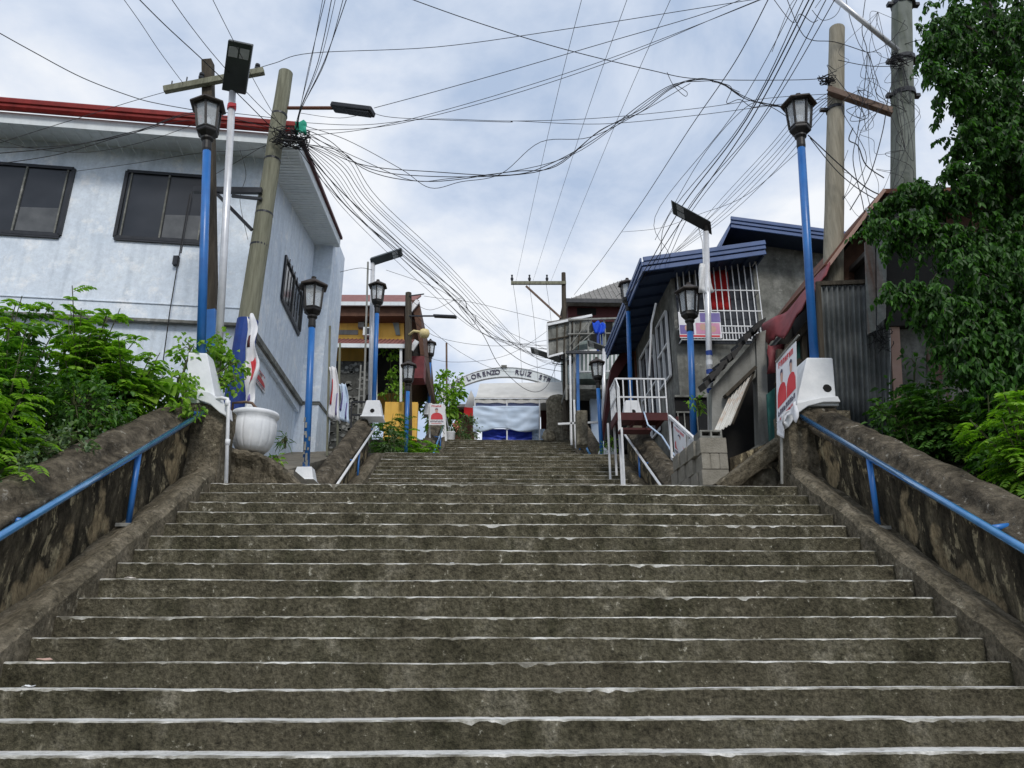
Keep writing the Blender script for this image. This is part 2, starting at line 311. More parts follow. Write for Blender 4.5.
def glass(name, col, alpha, rough=0.08):
    m, t, b = new_mat(name); b.inputs['Base Color'].default_value = (*col, 1); b.inputs['Roughness'].default_value = rough
    b.inputs['Alpha'].default_value = alpha; b.inputs['Specular IOR Level'].default_value = 0.7
    return m
M['lampglass'] = glass('lampglass', (0.8,0.84,0.86), 0.3, 0.08)
M['pane_reflection'] = mat('pane_reflection', [(0.07,0.075,0.08),(0.13,0.135,0.14)], 3, 0.3)  # grey for the reflection painted on the sliding windows
def winmat():
    m, t, b = new_mat('window_glass'); L = t.links.new
    tc = t.nodes.new('ShaderNodeTexCoord'); n = t.nodes.new('ShaderNodeTexNoise'); n.inputs['Scale'].default_value = 1.2; L(tc.outputs['Object'], n.inputs['Vector'])
    r = t.nodes.new('ShaderNodeValToRGB'); r.color_ramp.elements[0].color = (0.01,0.012,0.016,1); r.color_ramp.elements[1].color = (0.06,0.065,0.075,1); L(n.outputs[0], r.inputs[0]); L(r.outputs[0], b.inputs['Base Color'])
    b.inputs['Roughness'].default_value = 0.12; b.inputs['Specular IOR Level'].default_value = 0.35
    return m
M['winglass'] = winmat()

# ================================================================== STRUCTURE: stairs, landings, ground
def steps(name, label, tops, xl, xr, depth_back, dxc=0.028, seed=0.0, base=0.6):
    """tops: list of (Y of nosing, Z of tread, riser height) from top to bottom; one irregular mesh"""
    mb = MB(); n = int((xr-xl)/dxc)
    for k, (Y, Z, h) in enumerate(tops):
        back = depth_back if k == 0 else tops[k-1][0]-Y+0.03
        rows = [[], [], [], [], []]
        for i in range(n+1):
            x = xl+(xr-xl)*i/n; s = seed+k*7.31
            lf = noise.noise(Vector((x*0.45, s, 1.3))); hf = noise.noise(Vector((x*2.6, s, 4.1))); vf = noise.noise(Vector((x*9.0, s, 8.2)))
            chip = max(0, noise.noise(Vector((x*1.3+k*5.13, s*1.7, 2.2+k)))-0.36)*(0.05+0.1*max(0, noise.noise(Vector((x*7+k, s, 3.3)))))+max(0, vf-0.34)*0.03
            zz = Z+lf*0.014+hf*0.005
            yy = Y+hf*0.009+vf*0.004+chip*0.6
            uf = noise.noise(Vector((x*24.0, s, 5.5))); pf_ = noise.noise(Vector((x*0.9+k*3.1, s*1.3, 9.4)))
            patch = max(0, pf_-0.2)*0.05*max(0, 0.2+1.6*vf+0.6*uf+hf)
            zz -= max(0, uf-0.25)*0.008
            wdt = 0.003+max(0, 0.006*hf+0.009*vf+0.006*lf+0.005*uf+0.001)+chip*0.5+patch
            rows[0].append((x, Y+back, zz-0.014)); rows[1].append((x, yy+0.02+chip*0.3, zz))
            rows[2].append((x, yy, zz-0.006-chip*0.3)); rows[3].append((x, yy-0.004+vf*0.002, zz-0.006-wdt))
            rows[4].append((x, Y+0.004, Z-h-0.02))
            
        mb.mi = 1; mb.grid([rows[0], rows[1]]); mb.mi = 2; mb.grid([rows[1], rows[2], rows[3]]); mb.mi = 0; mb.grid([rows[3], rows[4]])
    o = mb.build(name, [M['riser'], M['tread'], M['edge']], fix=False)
    setp(o, label, kind='structure'); return o
NF = lambda k: (9.99-0.31025*k, 1.973-0.1797*k)          # nosing k steps below the first landing
xL, xR = -3.815, 4.185
F1 = [(NF(k)[0], NF(k)[1], 0.1797) for k in range(0, 21)]
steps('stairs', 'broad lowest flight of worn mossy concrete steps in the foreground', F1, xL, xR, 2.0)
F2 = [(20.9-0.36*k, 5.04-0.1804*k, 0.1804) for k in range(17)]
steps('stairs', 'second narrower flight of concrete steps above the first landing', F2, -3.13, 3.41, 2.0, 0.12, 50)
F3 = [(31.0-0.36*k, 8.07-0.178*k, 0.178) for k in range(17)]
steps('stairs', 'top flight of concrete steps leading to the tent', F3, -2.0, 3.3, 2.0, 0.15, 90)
def slab(name, lo, hi, m, label=None):
    b = MB(); b.box(lo, hi); o = b.build(name, m); setp(o, label, kind='structure'); return o
slab('landing', (-4.3, 10.0, 1.2), (5.2, 15.1, 1.969), M['path'])
slab('landing', (-4.0, 20.95, 4.4), (4.6, 25.0, 5.036), M['path'])
slab('plaza', (-16, 31.05, 7.4), (18, 70, 8.066), M['path'])
# ground: one sheet following the hill
def zprof(Y):
    P = [(-400, -1.75), (3.9, -1.75), (6.5, -0.9), (10.2, 0.9), (15, 1.2), (21, 4.2), (25, 4.3), (31, 7.3), (70, 7.6), (160, 7.0), (1500, 2)]
    for (a, za), (b, zb) in zip(P, P[1:]):
        if Y <= b: return za+(zb-za)*(Y-a)/(b-a)
    return P[-1][1]
ys = [-400, -60, -10, 0, 2, 3.9, 5, 6.5, 8, 10.2, 12, 15, 18, 21, 23, 25, 28, 31, 50, 70, 160, 500, 1500]
xs = [-900, -300, -60, -20, -8, -5, 0, 5, 8, 20, 60, 300, 900]
g = MB(); g.grid([[(x, y, zprof(y)-0.05) for x in xs] for y in ys]); o = g.build('ground', M['soil'], fix=False); setp(o, kind='structure')
# street level in front of the lowest step
b = MB(); b.box((-5.5, -8, -1.9), (6, 3.78, -1.62)); o = b.build('pavement', M['path']); setp(o, kind='structure')
# banks of earth outside the parapets
def bank(name, x0, x1, prof):
    b = MB(); n = 26; m = 14; P = []
    for i in range(n+1):
        Y = prof[0][0]+(prof[-1][0]-prof[0][0])*i/n
        for (a, za), (c, zc) in zip(prof, prof[1:]):
            if Y <= c+1e-6: z = za+(zc-za)*(Y-a)/(c-a); break
        P.append([(x0+(x1-x0)*j/m, Y, z+0.15*nz3(x0+(x1-x0)*j/m, Y, 0, 0.9)*(1 if j else 0)) for j in range(m+1)])
    b.grid(P); low = [[(p[0], p[1], p[2]) for p in P[0]], [(p[0], p[1], p[2]-3) for p in P[0]]]
    b.grid(low); b.grid([[P[i][0] for i in range(n+1)], [(P[i][0][0], P[i][0][1], P[i][0][2]-3) for i in range(n+1)]])
    o = b.build(name, M['soil'], fix=False); setp(o, kind='structure')
bank('hillside', -4.6, -22, [(2.0, -1.5), (4, -0.55), (10.2, 2.8), (13.6, 2.95), (18, 4.1), (21, 4.75), (31, 7.9), (60, 8.0)])
bank('hillside', 5.0, 24, [(2.0, -1.6), (4, -0.5), (10.4, 2.85), (15, 3.1), (21, 5.0), (31, 8.0), (60, 8.0)])
# sloping side path on the left, between the pale house and the stairs
b = MB(); n = 20
top = [[(x, 12.2+i*0.72, 2.45+(0.3*i*0.72 if i*0.72 < 9 else 2.7+0.1*(i*0.72-9))+0.02*nz3(x, i, 3)) for x in (-6.2, -5.2, -4.6, -4.05)] for i in range(n+1)]
b.grid(top); b.grid([top[0], [(p[0], p[1]-0.01, p[2]-1.2) for p in top[0]]])
b.grid([[t[-1] for t in top], [(t[-1][0], t[-1][1], t[-1][2]-2) for t in top]])
o = b.build('path', M['path'], fix=False); setp(o, 'sloping concrete side path between the pale blue house and the stairs', kind='structure')
SIDE_Z = lambda Y: 2.45+0.3*(Y-12.2)
# apron of the landing in front of the path, where the small lamp stands
slab('path', (-5.2, 11.2, 1.9), (-3.05, 12.9, 2.42), M['path'])

# ------------------------------------------------------------------ parapet walls
def sweepY(mb, prof, Y0, Y1, zf, n=60, jit=0.012, s=1):
    """closed profile [(dx, dz)] swept along Y, its datum at height zf(Y)"""
    m = len(prof); V = []
    for i in range(n+1):
        Y = Y0+(Y1-Y0)*i/n; z0 = zf(Y)
        for j, (px, pz) in enumerate(prof):
            pz_ = pz(Y)-z0 if callable(pz) else pz
            a = nz3(px*3+s*9, Y, pz_*2, 1.7)*jit*1.5+nz3(px*9, Y*4, pz_*7+s, 1.0)*jit
            c = nz3(px*5, Y+31, pz_*2, 1.9)*jit*1.5+nz3(px*9+4, Y*5, pz_*7, 1.0)*jit
            V.append((px+a, Y, z0+pz_+(0 if callable(pz) else c)))
    Fs = [(i*m+j, i*m+(j+1) % m, (i+1)*m+(j+1) % m, (i+1)*m+j) for i in range(n) for j in range(m)]
    Fs.append(tuple(range(m))); Fs.append(tuple(n*m+j for j in range(m-1, -1, -1)))
    mb.add(V, Fs)
def parapet(label, s, xe, xi, Y0, Y1, zcb, nos, group, capw=0.42, caph=0.31, n=60, pillar=None, curb_dz=0.17):
    t = thing('parapet_wall', ((xi, (Y0+Y1)/2, nos((Y0+Y1)/2))), label, 'wall', group)
    b = MB(); T = 0.3*s; K = 5
    inner = [(xi, lambda Y: nos(Y)-0.6)]+[(xi, (lambda q: (lambda Y: nos(Y)-0.6+(zcb(Y)-nos(Y)+0.6)*q))(q)) for q in (0.3, 0.5, 0.65, 0.8, 0.92)]+[(xi, lambda Y: zcb(Y)+0.05)]
    prof = inner+[(xi+T, lambda Y: zcb(Y)+0.05), (xi+T, lambda Y: nos(Y)-0.6)]
    sweepY(b, prof, Y0, Y1, nos, n, 0.03)
    b.build('wall_face', M['oldwall'], t, smooth=False)
    b = MB(); w_ = capw; h = caph
    cp = [(0.04, 0.0), (0.085, 0.015), (0.09, 0.075), (0.07, 0.1), (0.01, 0.115), (-0.005, 0.135), (-0.03, h*0.62), (-0.06, h*0.86), (-0.12, h*0.97), (-0.2, h), (-w_*0.7, h*0.99), (-w_*0.88, h*0.86), (-w_, h*0.5), (-w_, 0.0)]
    sweepY(b, [(xi-s*a, c) for a, c in cp], Y0-0.02, Y1+0.04, zcb, n*2, 0.022 if n > 40 else 0.009, s)
    b.build('coping', M['cap'], t, smooth=True)
    b = MB()
    cp = [(xe, lambda Y: nos(Y)-0.5), (xe, lambda Y: nos(Y)+curb_dz-0.07+0.03*nz3(xe, Y*5, 3)), (xe+s*0.05, lambda Y: nos(Y)+curb_dz-0.01+0.035*nz3(xe, Y*4, 0)), (xe+s*0.12, lambda Y: nos(Y)+curb_dz+0.01+0.03*nz3(xe, Y*6, 9)), (xe+s*0.2, lambda Y: nos(Y)+curb_dz-0.02+0.03*nz3(xe, Y*4, 5)), (xe+s*0.29, lambda Y: nos(Y)+curb_dz-0.07+0.03*nz3(xe, Y*5, 15)), (xe+s*0.36, lambda Y: nos(Y)+curb_dz-0.11+0.02*nz3(xe, Y*5, 35)), (xi-s*0.015, lambda Y: nos(Y)+curb_dz-0.12+0.02*nz3(xe, Y*4, 25)), (xi-s*0.015, lambda Y: nos(Y)-0.5)]
    sweepY(b, cp, Y0, Y1-0.06, nos, n*2, 0.03 if n > 40 else 0.012, s)
    b.build('kerb', M['curb'], t, smooth=False)
    if pillar:
        (x0, x1, y0, y1, z0, z1) = pillar
        b = MB(); 
        m_, P = 14, []
        ring = lambda z: [(x0+0.02*nz3(x0, z, 1, 5), y0+0.02*nz3(z, 1, 2, 5), z), ((x0+x1)/2, y0-0.015+0.03*nz3(z, 5, 2, 5), z), (x1+0.025*nz3(x1, z, 7, 5), y0+0.02*nz3(z, 8, 2, 5), z), (x1+0.02*nz3(x1, z, 3, 5), y1, z), (x0, y1, z)]
        V = [q for i in range(m_+1) for q in ring(z0+(z1-z0)*i/m_)]
        Fs = [(i*5+j, i*5+(j+1) % 5, (i+1)*5+(j+1) % 5, (i+1)*5+j) for i in range(m_) for j in range(5)]
        Fs += [(0,1,2,3,4), tuple(m_*5+j for j in range(4, -1, -1))]
        b.add(V, Fs); b.build('end_pillar', M['curb'], t)
    return t
nos1 = lambda Y: 1.973-0.5792*(9.99-Y)
nos2 = lambda Y: 5.04-0.5011*(20.9-Y)
nos3 = lambda Y: 8.07-0.4944*(31.0-Y)
parapet('long mossy concrete wall left of the lowest flight, under the green bushes', -1, xL, -4.27, 2.6, 10.2, lambda Y: 2.9+0.55*(Y-10.22), nos1, 'parapet walls beside the stairs', pillar=(-4.58, -3.84, 10.2, 10.7, 1.3, 3.14))
parapet('long mossy concrete wall right of the lowest flight, under the dark tree', 1, xR, 4.64, 2.6, 10.3, lambda Y: 2.86+0.55*(Y-10.3), nos1, 'parapet walls beside the stairs', pillar=(4.26, 5.2, 10.25, 10.75, 1.3, 3.14))
zc2 = lambda Y: 5.55+0.56*(Y-20.3)
parapet('mid-height concrete wall left of the second flight, ending at a holed white block', -1, -3.13, -3.52, 14.6, 20.3, zc2, nos2, 'parapet walls beside the stairs', capw=0.42, caph=0.3, n=30)
parapet('mid-height concrete wall right of the second flight, below the grey house', 1, 3.41, 3.8, 14.4, 20.3, zc2, nos2, 'parapet walls beside the stairs', capw=0.42, caph=0.3, n=30)
zc3 = lambda Y: 8.75+0.52*(Y-30.8)
parapet('farthest concrete wall left of the top flight, behind the poster frame', -1, -2.0, -2.3, 25.0, 30.8, zc3, nos3, 'parapet walls beside the stairs', capw=0.36, caph=0.26, n=20)
parapet('farthest concrete wall right of the top flight, beside the upright boulder', 1, 3.3, 3.6, 25.0, 30.6, zc3, nos3, 'parapet walls beside the stairs', capw=0.36, caph=0.26, n=20)

# ------------------------------------------------------------------ handrails
def handrail(label, p0, p1, posts, brackets, r=0.038, mr='railblue', mp='blue', pale=False):
    p0, p1 = Vector(p0), Vector(p1)
    t = thing('handrail', p0, label, 'handrail', 'blue handrails along the stairs')
    if pale: mr = 'whitepaint'  # whole rail coloured pale to stand in for its sky reflection
    b = MB(); b.tube([p0, p1], r, 14); b.build('rail', M[mr], t, smooth=True, bevel=0)
    for q, zb, dx_ in posts:
        a = p0+(p1-p0)*q; b = MB(); b.tube([(a.x, a.y, a.z-r*0.6), (a.x+dx_, a.y+0.03, zb)], r*0.85, 12); b.build('post', M[mp], t, smooth=True)
        b = MB(); b.box((a.x+dx_-0.1, a.y-0.07, zb-0.03), (a.x+dx_+0.1, a.y+0.13, zb+0.012)); b.build('foot_plate', M['cementlight'], t, bevel=0.006)
    for q, dx_ in brackets:
        a = p0+(p1-p0)*q; b = MB(); b.tube([a+Vector((0, 0, 0.0)), a+Vector((dx_, 0.03, 0.03))], r*0.8, 10); b.build('wall_bracket', M[mp], t, smooth=True)
handrail('blue handrail on the mossy wall left of the lowest flight', (-4.12, 3.2, -1.05), (-4.12, 10.2, 3.03), [((8.5-3.2)/7, nos1(8.53)+0.07, -0.0), ((5.0-3.2)/7, nos1(5.03)+0.07, 0)], [((6.65-3.2)/7, -0.2), (0.985, -0.18)])
handrail('blue handrail on the mossy wall right of the lowest flight', (4.46, 3.2, -1.06), (4.46, 10.33, 3.1), [((8.5-3.2)/7.13, nos1(8.53)+0.07, 0.0), ((5.0-3.2)/7.13, nos1(5.03)+0.07, 0)], [((6.6-3.2)/7.13, 0.22), (0.985, 0.2)])
def rail2(label, x, Y0, Y1, zc, dz, s, r):
    handrail(label, (x, Y0, zc(Y0)+dz), (x, Y1, zc(Y1)+dz), [(0.62, zc(Y0+(Y1-Y0)*0.62)-0.75, 0)], [(0.5, s*0.2), (0.97, s*0.18)], r, pale=label.startswith('pale'))
rail2('pale topped handrail left of the second flight', -3.36, 14.6, 20.3, zc2, 0.05, -1, 0.03)
rail2('pale topped handrail right of the second flight, under the maroon platform', 3.64, 14.4, 20.3, zc2, 0.05, 1, 0.03)
rail2('small far handrail left of the top flight by the poster', -2.12, 25.2, 30.6, zc3, 0.1, -1, 0.04)
rail2('small far handrail right of the top flight by the boulder', 3.42, 25.2, 30.6, zc3, 0.1, 1, 0.04)

# ================================================================== LAMPS
def make_lamp(label, base, pole_h, ped, lean=(0,0), rot=0.0, hole=False, head=1.0, peeled=False, pedmat='white', tilt_ped=(0,0), mortar=False):
    t = thing('street_lamp', base, label, 'street lamp', 'blue lantern posts along the stairs')
    bx = Vector(base); z0 = ped[2]
    top = bx+Vector((lean[0]*pole_h, lean[1]*pole_h, z0+pole_h))
    foot = bx+Vector((0, 0, z0-0.02)); ax = (top-foot).normalized()
    b = MB(); w0, w1, h = ped
    # tapered pedestal, its sides a little uneven
    V = []
    for k, (ww, zz) in enumerate(((w0*1.06, 0.0), (w0*1.02, h*0.08), (w0*0.94, h*0.1), (w1, h*0.97), (w1*0.93, h))):
        for i, j in ((-1,-1),(1,-1),(1,1),(-1,1)):
            V.append((bx.x+i*ww/2+tilt_ped[0]*(zz-h), bx.y+j*ww/2+tilt_ped[1]*zz, bx.z+zz+0.012*nz3(i*3+k, j*2, base[0])))
    Fs = [(3,2,1,0), (16,17,18,19)]+[(k*4+i, k*4+(i+1) % 4, k*4+4+(i+1) % 4, k*4+4+i) for k in range(4) for i in range(4)]
    b.add(V, Fs); pd = b.build('pedestal', M[pedmat], t, bevel=0.015)
    if hole:
        b = MB(); n = 18
        zc = bx.z+h*0.36; yf = lambda z: bx.y-(w0*0.94+(w1-w0*0.94)*((z-bx.z)/h-0.1)/0.87)/2-0.008
        ring = [(bx.x+0.01+0.062*math.cos(2*math.pi*i/n)*(1+0.08*math.sin(i*2.3)), yf(zc+0.062*math.sin(2*math.pi*i/n)), zc+0.062*math.sin(2*math.pi*i/n)) for i in range(n)]
        b.prism(ring, (0, 0.012, 0)); b.build('conduit_hole', M['dark'], pd)
    if mortar:
        b = MB(); b.box((bx.x-w0*0.52+(-tilt_ped[0]*h), bx.y-w0*0.5, bx.z-0.3), (bx.x+w0*0.52+(-tilt_ped[0]*h), bx.y+w0*0.5, bx.z-0.004)); b.build('mortar_bed', M['cap'], t, bevel=0.06)
    b = MB(); b.tube([foot, foot+(top-foot)*0.5, top], 0.066, 16); b.build('pole', M['blue'], t, smooth=True)
    if peeled:
        b = MB()
        for i in range(16):
            q = 0.03+0.3*random.random()**1.3; a = R(230+random.uniform(0, 90)); c = foot+(top-foot)*q+Vector((0.077*math.cos(a), 0.077*math.sin(a), 0)); s_ = random.uniform(0.02, 0.05)
            u = Vector((-math.sin(a), math.cos(a), 0)); b.obox(c, u*s_*0.5, Vector((math.cos(a), math.sin(a), 0))*0.003, Vector((0,0,1))*s_*random.uniform(0.6, 1.8))
        b.build('peeled_paint', M['cementlight'], t)
    # lantern, built round its own axis
    u, v = frame_of(ax); ca, sa = math.cos(rot), math.sin(rot); U = (Vector((1,0,0))-ax*ax.x).normalized(); Vv = ax.cross(U)
    U, Vv = U*ca+Vv*sa, Vv*ca-U*sa
    def P(r, a, z): return top+(U*(r*math.cos(a))+Vv*(r*math.sin(a)))*head+ax*(z*head)
    def hexl(mb, prof, seg=6, off=R(30)):
        n = len(prof); V = [P(r, 2*math.pi*k/seg+off, z) for r, z in prof for k in range(seg)]
        Fs = [(i*seg+k, i*seg+(k+1) % seg, (i+1)*seg+(k+1) % seg, (i+1)*seg+k) for i in range(n-1) for k in range(seg)]
        Fs += [tuple(range(seg-1, -1, -1)), tuple((n-1)*seg+k for k in range(seg))]; mb.add(V, Fs)
    b = MB(); hexl(b, [(0.06, -0.12), (0.075, -0.05), (0.07, 0.1), (0.1, 0.14), (0.1, 0.17), (0.075, 0.19)], 14); b.build('collar', M['black'], t, smooth=False)
    b = MB(); hexl(b, [(0.08, 0.18), (0.17, 0.25), (0.18, 0.27), (0.175, 0.32), (0.15, 0.33)]); cg = b.build('lantern_base', M['black'], t)
    b = MB()
    for k in range(6):
        a = 2*math.pi*k/6+R(30); p, q = P(0.168, a, 0.31), P(0.215, a, 0.80); b.beam(p, q, 0.036*head, 0.026*head, up=Vv)
        a2 = a+2*math.pi/6
        b.beam(P(0.212, a, 0.79), P(0.212, a2, 0.79), 0.03*head, 0.03*head, up=ax)
        b.beam(P(0.17, a, 0.33), P(0.17, a2, 0.33), 0.025*head, 0.025*head, up=ax)
    b.build('lantern_frame', M['black'], t)
    b = MB()
    for k in range(6):
        a = 2*math.pi*k/6+R(30); a2 = a+2*math.pi/6; r0, r1 = 0.158, 0.2
        b.add([P(r0, a, 0.33), P(r0, a2, 0.33), P(r1, a2, 0.785), P(r1, a, 0.785)], [(0,1,2,3)])
    b.build('lantern_glass', M['lampglass'], t, solid=0.004)
    b = MB(); hexl(b, [(0.035, 0.33), (0.04, 0.36), (0.04, 0.42), (0.02, 0.44)], 10); hexl(b, [(0.02, 0.42), (0.045, 0.48), (0.045, 0.56), (0.02, 0.6)], 12); b.build('bulb', M['whitepaint'], t, smooth=True)
    b = MB(); hexl(b, [(0.28, 0.795), (0.305, 0.80), (0.3, 0.83), (0.06, 0.985), (0.05, 1.0), (0.055, 1.03), (0.02, 1.05)]); b.build('lantern_roof', M['lamproof'], t)
    return t
def lamp_at(label, foot, top, Y, base_z, w0, w1, **k):
    f, t_ = pt(*foot, Y=Y), pt(*top, Y=Y); h = f.z-base_z
    return make_lamp(label, (f.x, Y, base_z), t_.z-f.z, (w0, w1, h), lean=((t_.x-f.x)/(t_.z-f.z), 0), **k)
lamp_at('tall blue lantern post before the pale blue house, largest lamp on the left', (201, 356), (207, 147), 10.45, 3.17, 0.44, 0.28, rot=R(10), tilt_ped=(-0.24, 0), mortar=True)
lamp_at('largest right lantern post, blue, on a holed white block beside the corrugated shack', (814.5, 362), (801, 144), 10.5, 3.19, 0.62, 0.4, tilt_ped=(0.26, 0), rot=R(14), hole=True, mortar=True)
lamp_at('blue lantern post with peeling paint standing in front of the pale blue house side', (306, 468), (312, 324), 13.6, 2.72, 0.4, 0.27, peeled=True, rot=R(20))
lamp_at('blue lantern post behind the stacked concrete blocks, before the barred window', (694, 440), (690, 328), 14.0, 2.7, 0.36, 0.27, rot=R(25))
lamp_at('blue lantern post on the holed white block at the top of the left mid wall', (374, 402), (377, 311), 20.35, 5.86, 0.6, 0.38, hole=True)
lamp_at('blue lantern post on the white block behind the railed maroon platform', (631, 402), (628, 309), 20.4, 5.9, 0.56, 0.38, hole=True)
lamp_at('blue lantern post in front of the yellow house pole, by the light green shrub', (405.5, 460), (408, 389), 23.6, 5.04, 0.3, 0.25)
lamp_at('blue lantern post in front of the balcony house, by the white drum', (602, 458), (598, 386), 23.6, 5.04, 0.3, 0.25)
lamp_at('farthest blue lantern post on the left, above the campaign poster', (429, 404), (430, 361), 30.6, 9.0, 0.4, 0.3)

for nm, poly_, Yq, lab in (('plaster_apron', [(797, 403), (822, 397), (838, 396), (841, 402), (824, 402), (808, 406), (797, 414), (789, 427), (784, 423), (788, 410)], 10.12, 'broken white plaster apron spilling over the right wall end'), ('plaster_apron', [(198, 390), (210, 392), (218, 398), (225, 405), (226, 416), (219, 412), (210, 404), (196, 399)], 10.08, 'broken white plaster apron spilling over the left wall end')):
    b = MB(); PP(b, poly_, Yq, 0.3); o = b.build(nm, M['white'], None, bevel=0.012); setp(o, lab, 'plaster')

# solar street lights: slim pale pole with a flat panel head
def solar(label, p_bot, p_top, q0, q1, w_, tape=False, stripes=False, bag=False, r=0.045, thick=0.07, side=None):
    t = thing('solar_street_light', p_bot, label, 'street light', 'solar street lights on white poles')
    b = MB(); b.tube([p_bot, p_top], r, 12); b.build('pole', M['galv'], t, smooth=True)
    q0, q1 = Vector(q0), Vector(q1); d = (q1-q0).normalized(); sd_ = Vector(side) if side else d.cross(Vector((0,0,1))).normalized(); nn = sd_.cross(d).normalized()
    b = MB(); b.obox((q0+q1)/2, (q1-q0)/2, sd_*w_/2, nn*thick/2); hd = b.build('panel_head', M['panel'], t, bevel=0.015)
    cm = (q0+q1)/2; sgn = -1 if (nn.dot(cm) > 0) else 1
    b = MB()
    for u in (-0.45, 0.45):
        c = q1+(q0-q1)*0.2 + sd_*u*w_*0.5 + nn*sgn*(thick/2+0.004); b.obox(c, d*0.09, sd_*w_*0.19, nn*0.004)
    b.build('led_window', M['lens'], hd)
    b = MB(); b.tube([Vector(p_top)-Vector((0,0,0.02)), Vector(p_top)+(q0+(q1-q0)*0.15-Vector(p_top))*0.9], 0.05, 10); b.build('bracket', M['black'], t)
    if tape:
        c = Vector(p_bot)+(Vector(p_top)-Vector(p_bot))*0.915; b = MB(); b.lathe([(r*1.25, -0.05), (r*1.3, 0), (r*1.25, 0.05)], 12, c); b.box((c.x-0.02, c.y-0.09, c.z-0.04), (c.x+0.1, c.y-0.06, c.z+0.02)); b.build('red_tape', M['posterred'], t)
    if stripes:
        for k in range(5):
            c = Vector(p_bot)+(Vector(p_top)-Vector(p_bot))*(0.2+0.045*k); b = MB(); b.lathe([(r*1.06, -0.07), (r*1.06, 0.03)], 12, c); b.build('painted_band', M['darkblue'] if k % 2 == 0 else M['whitepaint'], t)
    if bag:
        c = Vector(p_top)+Vector((-0.12, -0.02, -0.75)); b = MB()
        P = [[c+Vector(((j/5-0.5)*0.32*(0.5+0.5*i/6), 0.05*math.sin(j*2+i), -i*0.11+0.03*math.sin(j*1.7))) for j in range(6)] for i in range(7)]
        b.grid([[tuple(q) for q in rr] for rr in P]); b.build('plastic_bag', M['whitepaint'], t, smooth=True, solid=0.01)
        b = MB(); b.tube([c+Vector((0,0,0)), c+Vector((0.02,0,0.5)), c+Vector((-0.05,0,0.95))], 0.012, 6); b.build('white_strap', M['whitepaint'], t)
solar('solar light on a white pole wrapped with red tape, close behind the largest left lamp', pt(216, 400, Y=10.9), pt(233, 84, Y=10.9), pt(234, 92, Y=10.9), pt(241, 42, Y=10.15), 0.42, tape=True, r=0.06, side=(0.98, 0.1, -0.15))
solar('solar light on a galvanised pole with a plastic bag, before the barred window house', pt(711, 434, Y=13.4), pt(706, 232, Y=13.4), pt(711, 228, Y=13.4), pt(672, 207, Y=13.0), 0.3, stripes=True, bag=True, r=0.06, side=(0.25, 0.75, -0.6))
solar('solar light with head pointing right, before the yellow house', pt(370, 420, Y=20.9), pt(373, 262, Y=20.9), pt(371, 262, Y=20.9), pt(402, 252, Y=20.5), 0.26, r=0.07, thick=0.12, side=(0.1, 0.8, -0.6))
solar('small solar light on a white post before the balcony house', pt(604, 440, Y=26), pt(604, 346, Y=26), pt(608, 350, Y=26), pt(588, 343, Y=26), 0.3, r=0.075, side=(0.2, 0.8, -0.5))
solar('small solar light at the end of the far tangled pole', pt(574, 400, Y=29), pt(574, 362, Y=29), pt(560, 360, Y=29), pt(531, 350, Y=29), 0.3, r=0.06, side=(0.2, 0.8, -0.5))

# ================================================================== BUILDINGS
# ---- pale blue house on the left
a6 = R(6); uF = Vector((math.cos(a6), math.sin(a6), 0)); nF = Vector((math.sin(a6), -math.cos(a6), 0))
C0 = Vector((-5.2, 14.2, 0)); D0 = Vector((-5.6, 20.5, 0)); uS = (D0-C0).normalized(); nS = Vector((uS.y, -uS.x, 0))
A0 = C0-uF*10.5; E0 = A0+uS*6.3
hs = thing('house', (-9, 16, 2), 'pale blue two-storey house with dark sliding windows and a red roof edge', 'house')
zled = onplane(115, 318, C0, nF).z
def hexa(mb, base, ztop, z0):
    n = len(base); V = [Vector((p.x, p.y, z0)) for p in base]+[Vector((p.x, p.y, z)) for p, z in zip(base, ztop)]
    mb.add(V, [tuple(range(n-1, -1, -1)), tuple(range(n, 2*n))]+[(i, (i+1) % n, (i+1) % n+n, i+n) for i in range(n)])
b = MB(); hexa(b, [A0, C0, D0, E0], [10.25, 10.25, 11.9, 11.9], zled); b.build('upper_wall', M['housewall'], hs)
b = MB(); ins = 0.09
hexa(b, [A0-nF*ins, C0-nF*ins-nS*ins, D0-nS*ins, E0], [zled+0.02]*4, 1.5); b.build('lower_wall', M['plinth'], hs)
b = MB(); b.beam(A0+Vector((0,0,zled+0.36))+nF*0.012, C0+Vector((0,0,zled+0.36))+nF*0.012, 0.02, 0.02)
b.build('wall_joint', M['housewall'], hs)
b = MB(); za, zb = onplane(256, 339, C0, nS).z, onplane(304, 409, C0, nS).z
pa, pb = onplane(256, 339, C0, nS), onplane(304, 409, C0, nS); dd = (pb-pa)
b.beam(pa-dd*0.12, pa+dd*1.25, 0.16, 0.14); b.beam(A0+Vector((0,0,zled-0.02))+nF*0.0, C0+Vector((0,0,zled-0.02)), 0.10, 0.06); b.build('ledge', M['cement'], hs)
b = MB(); pz = pt(330, 404, Y=20.55).z
b.box((-5.75, 20.55, 3.5), (-5.06, 22.2, pz)); b.box((-5.78, 20.5, pz+0.06), (-5.03, 22.2, 12.0)); b.build('end_pier', M['housewall'], hs, bevel=0.01)
b = MB(); b.box((-5.76, 20.53, pz-0.03), (-5.04, 22.2, pz+0.08)); b.build('pier_groove', M['cement'], hs)
